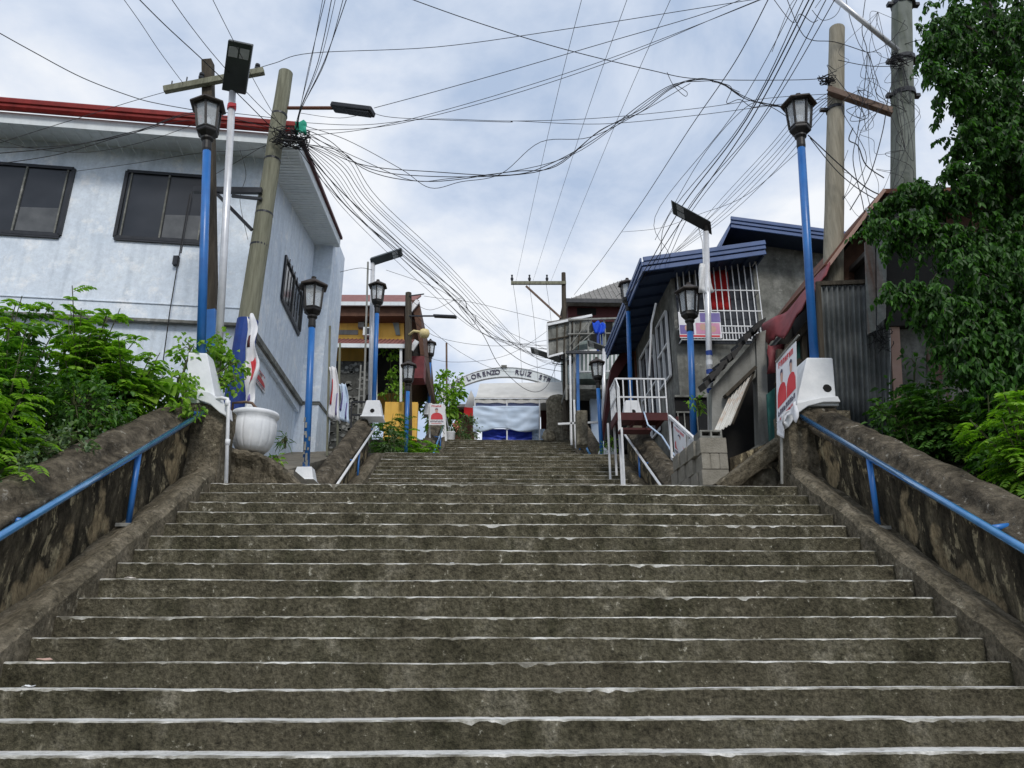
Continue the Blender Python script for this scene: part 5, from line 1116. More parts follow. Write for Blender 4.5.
# a far house fragment and red parasol left of the tent
fs = thing('stall', pt(465, 440, Y=38), 'distant stall with white peaked cover and red cloth beside the tent', 'stall')
b = MB(); PB(b, 455, 408, 476, 440, 39, 2); b.build('wall', M['brownwood'], fs)
b = MB(); PP(b, [(464, 408), (471, 390), (478, 405), (478, 410)], 38.3, 1.5); b.build('peaked_cover', M['tarp'], fs)
b = MB(); PP(b, [(464, 407), (475, 408), (475, 416), (468, 417), (464, 413)], 38, 0.1); b.build('red_cloth', M['redcloth'], fs)
b = MB(); PB(b, 452, 404, 470, 407, 38.5, 2); b.build('eave', M['tin'], fs)
# blue cloth on scaffold by the balcony house
b = MB(); cc = pt(597, 321, Y=28); random.seed(5)
G = [[pt(592.5+j*(1.0 if 0 < i < 4 else 0.85)*1.15+i*0.5, 322+i*2.4+0.5*math.sin(j*1.1), Y=27.5)+Vector((0, 0.12*math.sin(j*0.9+i*0.8), 0.02*math.sin(j*1.2+i))) for j in range(11)] for i in range(6)]
b.grid(G); o = b.build('blue_cloth', M['cloth_blue'], None, smooth=True, solid=0.02); setp(o, 'bright blue cloth bunched on a pole before the balcony', 'cloth')
b = MB(); b.beam(pt(598, 333, Y=27.6), pt(598, 352, Y=27.6), 0.1, 0.1, up=(0,1,0)); b.beam(pt(601.5, 333, Y=27.65), pt(602, 348, Y=27.65), 0.06, 0.06, up=(0,1,0)); o = b.build('trouser_cloth', M['darkblue'], None); setp(o, 'dark blue garment hanging under the bright blue cloth', 'cloth')
b = MB(); b.beam(pt(577.5, 354, Y=28.6), pt(578.5, 440, Y=28.6), 0.12, 0.12, up=(0,1,0)); o = b.build('blue_post', M['blue'], None); setp(o, 'plain blue post left of the porch column of the balcony house', 'post')
b = MB()
for p, q in (((558, 424), (604, 422)), ((570, 356), (571.5, 445)), ((574, 400), (576, 448))): b.beam(pt(*p, Y=26.5), pt(*q, Y=26.5), 0.07, 0.07, up=(0,1,0))
o = b.build('pipe_scaffold', M['whitepaint'], None); setp(o, 'pale pipe frame across the foot of the balcony house', 'pipe frame')

# ================================================================== UTILITY POLES
def roundpole(t, p0, p1, r0, r1, m, name='pole', n=12, seg=18):
    b = MB(); p0, p1 = Vector(p0), Vector(p1)
    b.tube([p0.lerp(p1, i/n)+Vector((0.012*nz3(i, p0.x, 2), 0, 0)) for i in range(n+1)], [r0+(r1-r0)*i/n+0.006*nz3(i*0.8, p0.x, 1) for i in range(n+1)], seg); return b.build(name, M[m], t, smooth=False)
# square dark timber pole with cross-arm, left
up = thing('utility_pole', pt(212, 400, Y=11.6), 'square dark timber pole with wooden cross arm right behind the largest left lamp', 'utility pole')
b = MB(); b.beam(pt(213, 440, Y=11.6), pt(208, 62, Y=11.6), 0.19, 0.19, up=(0,1,0)); b.build('pole', M['darkwood'], up, bevel=0.012)
b = MB(); a, c = pt(213, 440, Y=11.6), pt(208, 62, Y=11.6); b.beam(a, a.lerp(c, 0.3), 0.2, 0.2, up=(0,1,0)); b.build('painted_base', M['blue'], up, bevel=0.012)
b = MB(); b.beam(pt(164, 90, Y=11.45), pt(264, 71, Y=11.45), 0.1, 0.13); b.build('cross_arm', M['wood'], up, bevel=0.01)
for x, y in ((171, 84), (186, 80), (201, 76), (257, 67), (243, 70)):
    b = MB(); q = pt(x, y+4, Y=11.45)
    if x in (171, 186): b.tube([q, q+Vector((0,0,0.16))], 0.012, 6)
    else: b.lathe([(0.03, 0), (0.05, 0.02), (0.055, 0.07), (0.03, 0.08), (0.05, 0.11), (0.045, 0.15), (0.01, 0.17)], 10, q)
    b.build('insulator', M['frame_dark'], up)
# leaning round pole
lp_ = thing('utility_pole', pt(238, 420, Y=12.5), 'leaning greenish round timber pole with blue painted base beside the house corner', 'utility pole')
a, c = pt(231, 430, Y=12.5), pt(286, 73, Y=12.5)
roundpole(lp_, a, c, 0.19, 0.145, 'wood')
b = MB(); b.tube([a, a.lerp(c, 0.27)], [0.2, 0.19], 18); b.build('painted_base', M['darkblue'], lp_, smooth=False)
for q in (0.47, 0.56, 0.86, 0.72):
    b = MB(); p = a.lerp(c, q); rr_ = 0.192-0.042*q; b.lathe([(rr_, -0.02), (rr_, 0.02)], 18, p); b.build('metal_strap', M['frame_dark'], lp_)
b = MB(); b.beam(pt(194, 190, Y=12.3), pt(262, 191, Y=12.3), 0.09, 0.11); b.beam(pt(215, 192, Y=12.3), pt(252, 230, Y=12.3), 0.05, 0.06); b.beam(pt(232, 196, Y=12.3), pt(262, 199, Y=12.3), 0.05, 0.05); b.build('bracket_arm', M['frame_dark'], lp_)
# street light arm on that pole
sa_ = pt(288, 108, Y=12.4); sb_ = pt(334, 108, Y=12.0)
b = MB(); b.tube([sa_, sb_], 0.035, 8); arm = b.build('lamp_arm', M['rusty'], lp_)
b = MB(); q0, q1 = pt(333, 107, Y=12.0), pt(373, 112, Y=11.8); b.beam(q0, q1, 0.24, 0.1); b.beam(q0.lerp(q1, 0.35)+Vector((0,0,-0.06)), q1+Vector((-0.05,0,-0.06)), 0.17, 0.05); b.build('lamp_head', M['frame_dark'], lp_, bevel=0.02)
b = MB(); g0 = pt(296, 123, Y=12.2); b.grid([[pt(295+j*2.3, 121+i*3+(j % 2), Y=12.2)+Vector((0, 0.05*math.sin(i*2+j*1.3), 0)) for j in range(6)] for i in range(5)]); o = b.build('green_net', M['greennet'], None, smooth=True, solid=0.01); setp(o, 'scrap of green netting caught in wires on the leaning pole', 'netting')
# concrete pole, right
cp = thing('utility_pole', pt(903, 400, Y=11.8), 'tall grey concrete pole rising out of the shack roof beside the dark tree', 'utility pole')
a, c = pt(905, 420, Y=11.8), pt(901, -70, Y=11.8); roundpole(cp, a, c, 0.26, 0.185, 'poleconc', seg=8)
for y, nm in ((62, 'clamp'), (96, 'clamp'), (5, 'clamp')):
    b = MB(); q = pt(903, y, Y=11.8); b.lathe([(0.235, -0.05), (0.24, 0.05)], 14, q); b.box((q.x-0.33, q.y-0.05, q.z-0.03), (q.x-0.2, q.y+0.05, q.z+0.04)); b.box((q.x+0.2, q.y-0.05, q.z-0.03), (q.x+0.33, q.y+0.05, q.z+0.04)); b.build(nm, M['frame_dark'], cp)
b = MB(); b.tube([pt(832, -4, Y=11.3), pt(900, 52, Y=11.7)], 0.05, 8); b.build('stay_tube', M['galv'], cp, smooth=True)
tp = thing('utility_pole', pt(832, 420, Y=12.0), 'pale weathered round timber pole left of the concrete pole', 'utility pole')
a, c = pt(831, 420, Y=12.0), pt(837, 29, Y=12.0); roundpole(tp, a, c, 0.195, 0.15, 'paletimber')
b = MB(); q = pt(835, 110, Y=12.0); b.lathe([(0.175, -0.03), (0.175, 0.03)], 16, q); b.box((q.x-0.3, q.y-0.04, q.z-0.03), (q.x-0.16, q.y+0.04, q.z+0.02)); b.build('metal_strap', M['frame_dark'], tp)
b = MB(); b.beam(pt(828, 92, Y=11.8), pt(892, 114, Y=11.55), 0.14, 0.05); b.beam(pt(828, 88, Y=11.8), pt(892, 110, Y=11.55), 0.03, 0.12); b.build('steel_arm', M['steel'], tp, bevel=0.005)
# far pole with cross arm
fp = thing('utility_pole', pt(566, 400, Y=30.5), 'far dark pole with a long braced cross arm pointing left over the tent', 'utility pole')
a, c = pt(566, 430, Y=30.5), pt(563.5, 273, Y=30.5); roundpole(fp, a, c, 0.13, 0.1, 'darkwood', seg=10)
b = MB(); b.beam(pt(511, 283, Y=30.4), pt(566, 283, Y=30.4), 0.12, 0.14); b.build('cross_arm', M['wood'], fp)
b = MB(); b.beam(pt(526, 286, Y=30.3), pt(561, 318, Y=30.3), 0.07, 0.08); b.build('brace', M['steel'], fp)
for x in (512, 529.5, 547):
    b = MB(); b.lathe([(0.03, 0), (0.06, 0.04), (0.07, 0.14), (0.03, 0.2), (0.05, 0.3)], 8, pt(x, 281, Y=30.4)); b.build('insulator', M['frame_dark'], fp)
# pole before yellow house
yp = thing('utility_pole', pt(407, 440, Y=25.5), 'slim dark pole with a street light arm before the yellow house', 'utility pole')
a, c = pt(408, 440, Y=25.5), pt(408.5, 293, Y=25.5); roundpole(yp, a, c, 0.15, 0.12, 'darkwood', seg=10)
b = MB(); b.beam(pt(409, 316, Y=25.4), pt(436, 316, Y=25.2), 0.05, 0.05); b.beam(pt(434, 316, Y=25.2), pt(456, 317, Y=25.0), 0.2, 0.07); b.beam(pt(409, 296, Y=25.4), pt(424, 294, Y=25.2), 0.03, 0.04); b.build('lamp_arm', M['frame_dark'], yp)
b = MB(); b.tube([pt(409, 335, Y=25.4), pt(414, 331, Y=25.3), pt(420, 332, Y=25.2)], 0.05, 8); b.lathe([(0.06, -0.17), (0.16, -0.13), (0.2, 0), (0.16, 0.13), (0.05, 0.17)], 12, pt(424.5, 333.5, Y=25.2)); b.build('globe_lamp', M['globe'], yp, smooth=True)
b = MB(); b.beam(pt(447, 440, Y=34), pt(446.5, 343, Y=34), 0.09, 0.09, up=(0,1,0)); o = b.build('thin_pole', M['steel'], None); setp(o, 'thin bare pole standing in the light green tree left of the tent', 'pole')

# ================================================================== WIRES
def cat(P, m=8):
    out = []; n = len(P)
    for i in range(n-1):
        p0, p1, p2, p3 = P[max(i-1, 0)], P[i], P[i+1], P[min(i+2, n-1)]
        for k in range(m):
            t = k/m; out.append(0.5*((2*p1)+(p2-p0)*t+(2*p0-5*p1+4*p2-p3)*t*t+(3*p1-p0-3*p2+p3)*t**3))
    out.append(P[-1]); return out
WL = {
 'fan': 'black wire of the fan running from the leaning pole down to the street end',
 'left': 'thin black wire crossing in front of the pale blue house wall',
 'up': 'black wire rising steeply from the leaning pole head out of the photo',
 'span': 'long thin wire spanning the open sky from left poles to right poles',
 'sag': 'heavy black cable strand sagging in a wave across the middle of the sky',
 'far': 'hair thin wire hung on the far cross arm over the tent',
 'right': 'black cable descending from the top right towards the grey cement house roof',
 'tangle': 'looping loose wire in the tangle between the two right hand poles',
 'topleft': 'thin wire slanting down from the top left sky to the left poles',
 'end': 'thin wire crossing the pale sky low above the arch sign'}
WG = {'fan': 'fan of wires down the street', 'left': 'wires over the pale house', 'up': 'wires rising from the leaning pole', 'span': 'wires spanning the sky', 'sag': 'sagging cable bundle', 'far': 'wires to the far cross arm', 'right': 'cables on the right', 'tangle': 'tangled wires at the right poles', 'topleft': 'wires at the top left', 'end': 'wires above the arch'}
def wire(key, pts, Y0, Y1, r=0.009, jit=0.0):
    P = []; n = len(pts)
    d = [0.0]
    for i in range(1, n): d.append(d[-1]+math.hypot(pts[i][0]-pts[i-1][0], pts[i][1]-pts[i-1][1]))
    for i, (x, y) in enumerate(pts):
        s_ = d[i]/d[-1]; Y = 1/((1-s_)/Y0+s_/Y1)
        P.append(pt(x+random.uniform(-jit, jit), y+random.uniform(-jit, jit), Y=Y))
    r = r*0.8; b = MB(); b.tube(cat(P, 7), r, 5); o = b.build('overhead_wire', M['wire'], None); setp(o, WL[key], 'wire', WG[key]); return o
random.seed(21)
wire('topleft', [(-20, 22), (30, 50), (83, 78), (133, 97), (160, 104), (205, 112)], 8, 11.6, 0.009)
wire('topleft', [(120, -6), (140, 22), (160, 52), (183, 83)], 9, 11.4, 0.007)
wire('topleft', [(134, -6), (165, 25), (205, 62), (240, 96), (272, 128)], 9, 12.3, 0.011)
wire('topleft', [(168, -6), (190, 25), (218, 60), (258, 104), (285, 128)], 9, 12.3, 0.008)
wire('topleft', [(210, -6), (228, 30), (256, 84), (280, 125)], 9, 12.3, 0.007)
wire('left', [(-10, 146), (40, 130), (82, 117), (130, 102), (165, 92)], 10, 11.5, 0.007)
wire('left', [(-10, 147), (60, 146), (130, 134), (195, 112), (275, 118)], 10, 12.3, 0.008)
wire('left', [(-10, 154), (70, 146), (140, 130), (200, 114), (280, 130)], 10, 12.3, 0.010)
wire('left', [(-10, 165), (60, 154), (130, 134), (198, 120), (284, 134)], 10, 12.3, 0.008)
wire('left', [(-10, 136), (30, 148), (90, 152), (150, 140), (200, 122)], 10, 11.6, 0.006)
wire('left', [(62, 173), (130, 164), (200, 153), (250, 150), (280, 141)], 13.2, 12.4, 0.006)
wire('left', [(212, 176), (240, 160), (262, 147), (282, 140)], 12.8, 12.4, 0.006)
wire('left', [(240, 150), (246, 175), (240, 200), (248, 240)], 12.4, 12.9, 0.006)
for k, (x, y, xm) in enumerate(((324, -8, 311), (327, -8, 310), (333, -8, 318), (337, -8, 320), (345, -8, 325), (349, -8, 324))):
    wire('up', [(x, y), (xm, 62), (300, 108+k), (293+k*1.3, 134)], 8.5, 12.3, 0.006+0.0013*(k % 3))
wire('span', [(242, 73), (275, 63), (312, 53), (436, 47), (560, 30), (700, 8), (800, -8)], 11.5, 10.5, 0.008)
wire('span', [(374, 108), (430, 93), (512, 70), (611, 41), (700, 15), (755, -6)], 11.8, 10, 0.008)
wire('span', [(298, 136), (360, 130), (430, 114), (520, 88), (611, 58), (700, 24), (775, -6)], 12.3, 10, 0.007)
wire('span', [(300, 130), (370, 128), (432, 116), (520, 92), (620, 58), (710, 20), (768, -4)], 12.3, 10, 0.007)
wire('span', [(296, 122), (360, 125), (430, 119), (512, 121), (600, 118), (700, 108), (770, 98), (828, 94)], 12.3, 11.8, 0.007)
wire('span', [(373, 113), (400, 118), (505, 122), (516, 121), (600, 124), (690, 116), (790, 103), (830, 98)], 11.8, 11.8, 0.007)
wire('span', [(392, -8), (470, 20), (560, 48), (650, 70), (700, 79), (790, 80), (832, 78)], 9, 11.9, 0.009)
wire('span', [(300, 113), (340, 118), (372, 112)], 12.3, 11.9, 0.006)
for k in range(3):
    wire('sag', [(298, 128), (330, 150-k*4), (370, 165+k*3), (430, 171+k*5), (512, 175-k), (555, 162+k*2), (600, 136-k*3), (640, 106+k*3), (672, 86+k), (700, 80), (722, 84), (745, 98), (770, 106), (800, 112-k*4)], 12.3, 11.8, 0.010, 1.6)
wire('sag', [(300, 124), (345, 140), (400, 168), (430, 187), (460, 182), (500, 173), (540, 143), (590, 137), (640, 112), (690, 84)], 12.3, 11.9, 0.008, 1)
wire('sag', [(298, 131), (360, 160), (410, 180), (450, 178), (520, 170), (575, 154), (622, 122), (668, 88), (705, 80), (740, 92)], 12.3, 11.9, 0.008, 1)
wire('sag', [(668, 72), (674, 86), (684, 96), (686, 92), (678, 86)], 11.9, 11.9, 0.008, 1)
wire('sag', [(712, 81), (730, 86), (726, 104), (740, 100), (752, 108), (768, 106), (790, 116)], 11.9, 11.8, 0.009, 2)
for (a, c) in (((583, -6), (516, 281)), ((629, -6), (533, 281)), ((673, -6), (551, 281))):
    wire('far', [a, ((a[0]+c[0])/2-2, 137), c], 9, 30.3, 0.006)
for (x, y1) in ((516, 350), (532, 352), (549, 365)): wire('far', [(x-3, 283), (x+3, 330), (x+7, 400)], 30.3, 38, 0.010)
wire('right', [(771, -6), (735, 62), (690, 128), (640, 205), (600, 262), (574, 295)], 9, 29, 0.011)
for k, (x0, x1, x2, r) in enumerate(((812, 746, 683, .015), (817, 751, 688, .014), (806, 744, 668, .010), (829, 760, 690, .010), (838, 768, 692, .010), (800, 735, 655, .008))):
    wire('right', [(x0, -6), (x1, 120-(k > 3)*8), (x2, 205+(k % 3)*6), (650+k*4, 262), (625+k*3, 300)], 9, 20+k*0.3, r)
for k in range(6):
    wire('right', [(832, 92+k*2), (798+k*2, 112+k*4), (768, 148+k*6), (722, 200+k*4), (685-k*2, 240+k*3), (640-k*6, 290+k*2)], 11.8, 32, 0.008, 1.2)
wire('right', [(622, 232), (660, 228), (700, 214), (745, 196), (800, 150)], 20, 11.8, 0.007)
wire('right', [(800, 112), (770, 104), (745, 108), (700, 160), (655, 240)], 11.8, 18, 0.009)
for k in range(11):
    e = (562+(k % 3), 345+k*2.2); m3 = (474+k*4.5, 330+k*1.2+random.uniform(-2, 2)); m1 = (357+k*2.2, 222-k*2.2+random.uniform(-2, 2)); m2 = (424+k*2.6, 286-k*2+random.uniform(-3, 3))
    wire('fan', [(296+k*0.8, 138+k*0.6), (326+k*2.2, 186-k*3), m1, m2, m3, ((m3[0]+e[0])/2, (m3[1]+e[1])/2+4+random.uniform(0, 4)), e], 12.3, 30.4, 0.007+0.001*(k % 4), 0.5)
wire('fan', [(300, 142), (345, 205), (400, 252), (455, 300), (482, 333), (500, 366), (527, 390), (545, 388), (556, 366), (563, 345)], 12.3, 30.5, 0.012)
wire('fan', [(300, 145), (350, 200), (420, 262), (462, 297), (470, 312), (500, 345), (530, 365), (565, 372)], 12.3, 30.5, 0.014)
wire('fan', [(296, 146), (340, 200), (410, 262), (458, 298), (468, 310)], 12.3, 26, 0.010)
wire('fan', [(462, 300), (459, 306), (468, 318), (474, 325), (476, 315)], 26, 27, 0.012)
wire('end', [(424, 296), (450, 300), (480, 304), (565, 325)], 25.3, 30, 0.010)
wire('end', [(386, 270), (440, 290), (480, 318), (565, 358)], 22, 30, 0.009)
wire('end', [(410, 318), (440, 338), (500, 346), (560, 338)], 25.3, 30, 0.010)
wire('end', [(410, 300), (430, 310), (455, 300), (462, 298)], 25.3, 26, 0.010)
wire('end', [(409, 350), (450, 362), (510, 354), (562, 320)], 25.3, 30, 0.009)
wire('end', [(409, 310), (460, 352), (510, 372), (560, 360)], 25.3, 30, 0.009)
wire('end', [(340, 272), (360, 268), (372, 270)], 20.7, 20.6, 0.010)
random.seed(4)
for k in range(34):      # loops between the two right-hand poles
    hubs = [(868, 52), (835, 70), (902, 62), (900, 98), (858, 90), (866, 130), (878, 12), (890, 200), (848, 150), (905, 150), (872, 215), (843, 200)]
    a, c = random.sample(hubs, 2); P = [a]
    for q in range(random.randint(2, 4)):
        s_ = (q+1)/5; P.append((a[0]+(c[0]-a[0])*s_+random.uniform(-20, 20), a[1]+(c[1]-a[1])*s_+random.uniform(-16, 26)))
    P.append(c); wire('tangle', P, 11.55+random.uniform(-.2, .15), 11.5+random.uniform(-.2, .15), random.choice((0.005, 0.006, 0.008)))
for (P, r) in (([(785, -6), (800, 30), (812, 40), (835, 42), (866, 52)], .010), ([(866, -6), (862, 30), (867, 52), (864, 90), (858, 130), (853, 160), (862, 200), (866, 222)], .010),
               ([(845, -6), (852, 25), (866, 52), (892, 40), (905, 20)], .008), ([(903, 60), (890, 90), (883, 130), (872, 170), (862, 190), (850, 210)], .012), ([(853, 128), (849, 140), (858, 146), (866, 165), (884, 178)], .014),
               ([(808, 135), (840, 165), (870, 190), (900, 200), (940, 206)], .014), ([(810, 138), (838, 172), (868, 195), (905, 212)], .011), ([(815, 8), (826, -4), (840, 4), (835, 16), (822, 20), (812, 10)], .008),
               ([(838, 60), (870, 66), (905, 66)], .009), ([(770, -6), (792, 22), (800, 14), (812, 22), (818, 20)], .009), ([(772, 52), (790, 6), (802, -6)], .008), ([(905, 44), (925, 40), (946, 52)], .008)):
    wire('tangle', P, 11.6, 11.5, r)
for (c, label, n, rr) in ((pt(290, 139, Y=12.25), 'dense black knot of coiled wires strapped to the leaning pole', 30, 0.3), (pt(899, 61, Y=11.5), 'small black knot of wires on the concrete pole clamp', 14, 0.16), (pt(826, 80, Y=11.8), 'small black knot of wires on the top of the pale timber pole', 12, 0.14), (pt(566, 358, Y=29.9), 'messy black knot of wires on the far pole beside the tin awning', 26, 0.5)):
    b = MB()
    for k in range(n):
        P = [c+Vector((random.uniform(-rr, rr)*1.3, random.uniform(-.15, .1), random.uniform(-rr, rr)*0.8)) for _ in range(4)]; b.tube(cat(P, 5), 0.009, 4)
    o = b.build('wire_knot', M['wire'], None); setp(o, label, 'wire knot')
# guy wire near the blue bracket
wire('left', [(181, 253), (186, 225), (192, 192)], 11.5, 12.2, 0.014)

# ================================================================== VEGETATION
rng = np.random.default_rng(5)
class Leaves:
    def __init__(s): s.V = []; s.n = 0
    def add(s, base, d, nrm, L, W, droop=0.15):
        """arrays: base (n,3), direction d, normal nrm, length L, width W"""
        base, d, nrm = map(np.asarray, (base, d, nrm)); L = np.asarray(L)[:, None]; W = np.asarray(W)[:, None]
        d = d/np.linalg.norm(d, axis=1, keepdims=True); side = np.cross(d, nrm); side /= np.linalg.norm(side, axis=1, keepdims=True)+1e-9; up = np.cross(side, d)
        z = np.array([0, 0, -1.0])*droop
        m1 = base+d*L*0.35; m2 = base+d*L*0.72+z*L*0.5; tip = base+d*L+z*L
        f = up*W*0.22
        v = np.stack([base, m1+side*W*0.5+f, m2+side*W*0.36+f, tip, m2-side*W*0.36+f, m1-side*W*0.5+f], 1)
        s.V.append(v.reshape(-1, 3)); s.n += len(base)
    def build(s, name, m, parent):
        V = np.concatenate(s.V); o0 = ORG[parent]; V = V-np.array(o0[:]); n = len(V)//6
        me = bpy.data.meshes.new(name); me.vertices.add(len(V)); me.vertices.foreach_set('co', V.astype(np.float32).ravel())
        b = (np.arange(n)*6)[:, None]; F = np.concatenate([b+np.array([0, 1, 2, 3]), b+np.array([0, 3, 4, 5])], 1).reshape(-1)
        me.loops.add(len(F)); me.loops.foreach_set('vertex_index', F.astype(np.int32)); me.polygons.add(2*n); me.polygons.foreach_set('loop_start', np.arange(2*n)*4)
        me.update(calc_edges=True); me.validate(); me.materials.append(m); o = bpy.data.objects.new(name, me); COL.objects.link(o); o.parent = parent; ORG[o] = o0; return o
def rnd(n, s=1.0): return rng.normal(size=(n, 3))*s
def ball(n, c, r, hollow=0.3):
    d = rnd(n); d /= np.linalg.norm(d, axis=1, keepdims=True); q = (hollow+(1-hollow)*rng.random(n))**0.6; return np.array(c[:])+d*(q[:, None])*np.array(r)
def fronds(lf, base, dirn, L, pairs=9, leaflet=0.07, wid=0.028, arch=0.5):
    """one compound leaf; returns rachis points"""
    d = np.array(dirn, float); d /= np.linalg.norm(d); side = np.cross(d, [0, 0, 1.0]); side /= np.linalg.norm(side)+1e-9
    ts = np.linspace(0.15, 1, pairs); P = np.array(base)[None, :]+d[None, :]*(ts*L)[:, None]+np.array([0, 0, -1.0])[None, :]*(arch*L*ts**2)[:, None]
    tang = d[None, :]+np.array([0, 0, -1.0])[None, :]*(2*arch*ts)[:, None]; tang /= np.linalg.norm(tang, axis=1, keepdims=True)
    up = np.cross(np.repeat(side[None], pairs, 0), tang)
    for s_ in (-1, 1):
        dd = side[None]*s_+tang*0.45+rnd(pairs, 0.08)+np.array([0, 0, -0.12]); sc_ = 1-0.45*np.abs(ts-0.45)
        lf.add(P, dd, up+rnd(pairs, 0.15), leaflet*sc_*(0.9+0.2*rng.random(pairs)), wid*sc_, 0.12)
    return [Vector(base)]+[Vector(p) for p in P[::3]]
BANK_L = lambda Y: float(np.interp(Y, [2, 4, 10.2, 13.6, 18, 21, 31], [-1.5, -0.5, 2.8, 2.95, 4.1, 4.75, 7.9]))
def fern_shrub(label, X, Y, z, h, spread, nst, nfr, m, name='shrub', leaflet=0.075, fl=0.42, group=None, lean=(0, 0), wid=0.03, pairs=9):
    t = thing(name, (X, Y, z), label, 'shrub', group); st_ = MB(); lf = Leaves()
    for k in range(nst):
        a = rng.random()*6.28; rr = spread*(0.25+0.75*rng.random()); hh = h*(0.55+0.45*rng.random())
        P = [Vector((X, Y, z)), Vector((X+math.cos(a)*rr*0.3, Y+math.sin(a)*rr*0.3, z+hh*0.45)), Vector((X+math.cos(a)*rr+lean[0], Y+math.sin(a)*rr+lean[1], z+hh))]
        C = cat(P, 8); st_.tube(C, [0.014-0.009*i/len(C) for i in range(len(C))], 5)
        for q in range(nfr):
            s_ = 0.22+0.78*(q+rng.random())/nfr; i = min(int(s_*(len(C)-1)), len(C)-1); b0 = C[i]; a2 = rng.random()*6.28; el_ = 0.35+0.9*(s_-0.3)*rng.random()
            R_ = fronds(lf, b0[:], (math.cos(a2), math.sin(a2), el_), fl*(0.6+0.5*rng.random())*(1.15-0.4*s_), pairs, leaflet*(0.8+0.35*rng.random()), wid, 0.35+0.3*rng.random())
            if q % 2 == 0: st_.tube(R_, 0.004, 4)
    lf.build('foliage', m, t); st_.build('stems', M['stem'], t); return t
def leaf_mass(name, label, clumps, n_per_m3, L, W, m, droop=0.5, cat_='shrub', group=None, trunk=None, base=None, out=0.6, stems=True, stemm='stem', kind=None):
    """clumps of (centre, radii); leaves hang outwards and downwards; twigs join the clumps to the base"""
    base = Vector(base) if base is not None else Vector(clumps[0][0]); t = thing(name, base, label, cat_, group, kind); lf = Leaves(); st_ = MB()
    for c, r in clumps:
        r = (r, r, r) if isinstance(r, (int, float)) else r; vol = r[0]*r[1]*r[2]*4.19; n = max(12, int(vol*n_per_m3)); 
        # sub-clusters make the outline uneven
        ns = max(3, n//26); sc0 = ball(ns, c, r, 0.35); idx = rng.integers(0, ns, n); rs = 0.30*min(r)+0.05
        P = sc0[idx]+rnd(n, rs*0.55); out_ = P-np.array(c[:]); out_ /= np.linalg.norm(out_, axis=1, keepdims=True)+1e-6
        d = out_*out+rnd(n, 0.5)+np.array([0, 0, -droop]); lf.add(P, d, rnd(n, 0.5)+np.array([0, -0.25, 0.8]), L*(0.65+0.6*rng.random(n)), W*(0.7+0.5*rng.random(n)), 0.2)
        if stems:
            for q in range(min(ns, 14)):
                e_ = Vector(sc0[q]); mid = (Vector(c)*0.6+e_*0.4)+Vector((0, 0, 0.06)); st_.tube([Vector(c), mid, e_], [0.012, 0.008, 0.004], 4)
            st_.tube(cat([base, base.lerp(Vector(c), 0.5)+Vector((0, 0, 0.1)), Vector(c)], 4), 0.014, 5)
    lf.build('foliage' if cat_ != 'tree' else 'crown', m, t)
    if st_.v: st_.build('stems' if cat_ != 'tree' else 'branches', M[stemm], t)
    return t
# left bank: tall feathery shrubs
SH = [(-5.05, 7.3, 1.25, 'lowest feathery shrub at the left frame edge above the handrail bracket'), (-5.55, 8.2, 1.75, 'feathery bright green shrub low on the left bank behind the wall coping'),
      (-6.3, 9.0, 2.15, 'tall feathery shrub at the left frame edge before the house plinth'), (-5.5, 9.5, 2.1, 'tallest feathery shrub with stems reaching the house ledge'),
      (-6.9, 9.8, 2.2, 'feathery shrub behind the others at the far left against the pale wall'), (-5.0, 9.75, 1.4, 'feathery shrub just left of the pedestal of the largest left lamp'), (-7.0, 8.4, 1.9, 'broad feathery shrub cut by the left edge of the photo'),
      (-5.7, 9.9, 1.9, 'feathery shrub between the tallest one and the lamp pedestal')]
for i, (X, Y, h, lab) in enumerate(SH):
    fern_shrub(lab, X, Y, BANK_L(Y)-0.05, h, 0.55+0.12*(i % 3), 15, 15, M['leaf_bright'] if i not in (1, 4) else M['leaf_mid'], group='feathery shrubs on the left bank', leaflet=0.1, wid=0.044)
cl = []
for k in range(30):
    Y = rng.uniform(6.4, 9.9); X = rng.uniform(-6.4, -4.75); cl.append((Vector((X, Y, BANK_L(Y)+0.12)), (0.32, 0.32, 0.2)))
leaf_mass('ground_cover', 'dense small light green leaves covering the earth behind the left wall coping', cl, 2600, 0.055, 0.04, M['leaf_grey'], 0.0, 'ground cover', kind='stuff', stems=False)
cl = [(Vector((rng.uniform(-7, -4.9), Y, BANK_L(Y)+rng.uniform(0.2, 0.75))), (0.42, 0.4, 0.38)) for Y in rng.uniform(7.6, 10.0, 16)]
leaf_mass('bush', 'dark leafy undergrowth filling the middle of the left bank', cl, 1500, 0.085, 0.045, M['leaf_mid'], 0.2, base=(-5.8, 8.8, BANK_L(8.8)))
cl = [(pt(x, y, Y=Yq), r) for x, y, Yq, r in ((165, 392, 10.0, 0.24), (178, 378, 10.1, 0.22), (186, 362, 10.3, 0.2), (182, 398, 9.9, 0.22), (196, 408, 9.8, 0.13), (150, 398, 10.0, 0.26), (208, 352, 10.6, 0.2), (222, 352, 10.9, 0.22), (232, 364, 10.9, 0.2), (226, 384, 10.8, 0.18), (234, 380, 10.9, 0.12), (220, 370, 10.8, 0.2), (175, 412, 9.7, 0.12), (190, 350, 10.5, 0.16))]
leaf_mass('climbing_vine', 'bright leafy vine wrapped round the pedestal of the largest left lamp', cl, 2600, 0.085, 0.06, M['leaf_bright'], 0.35, base=(-4.6, 10.3, 2.9))
t = thing('shrub', pt(150, 400, Y=9.9), 'pair of big round taro like leaves left of the white pedestal', 'plant'); lf = Leaves()
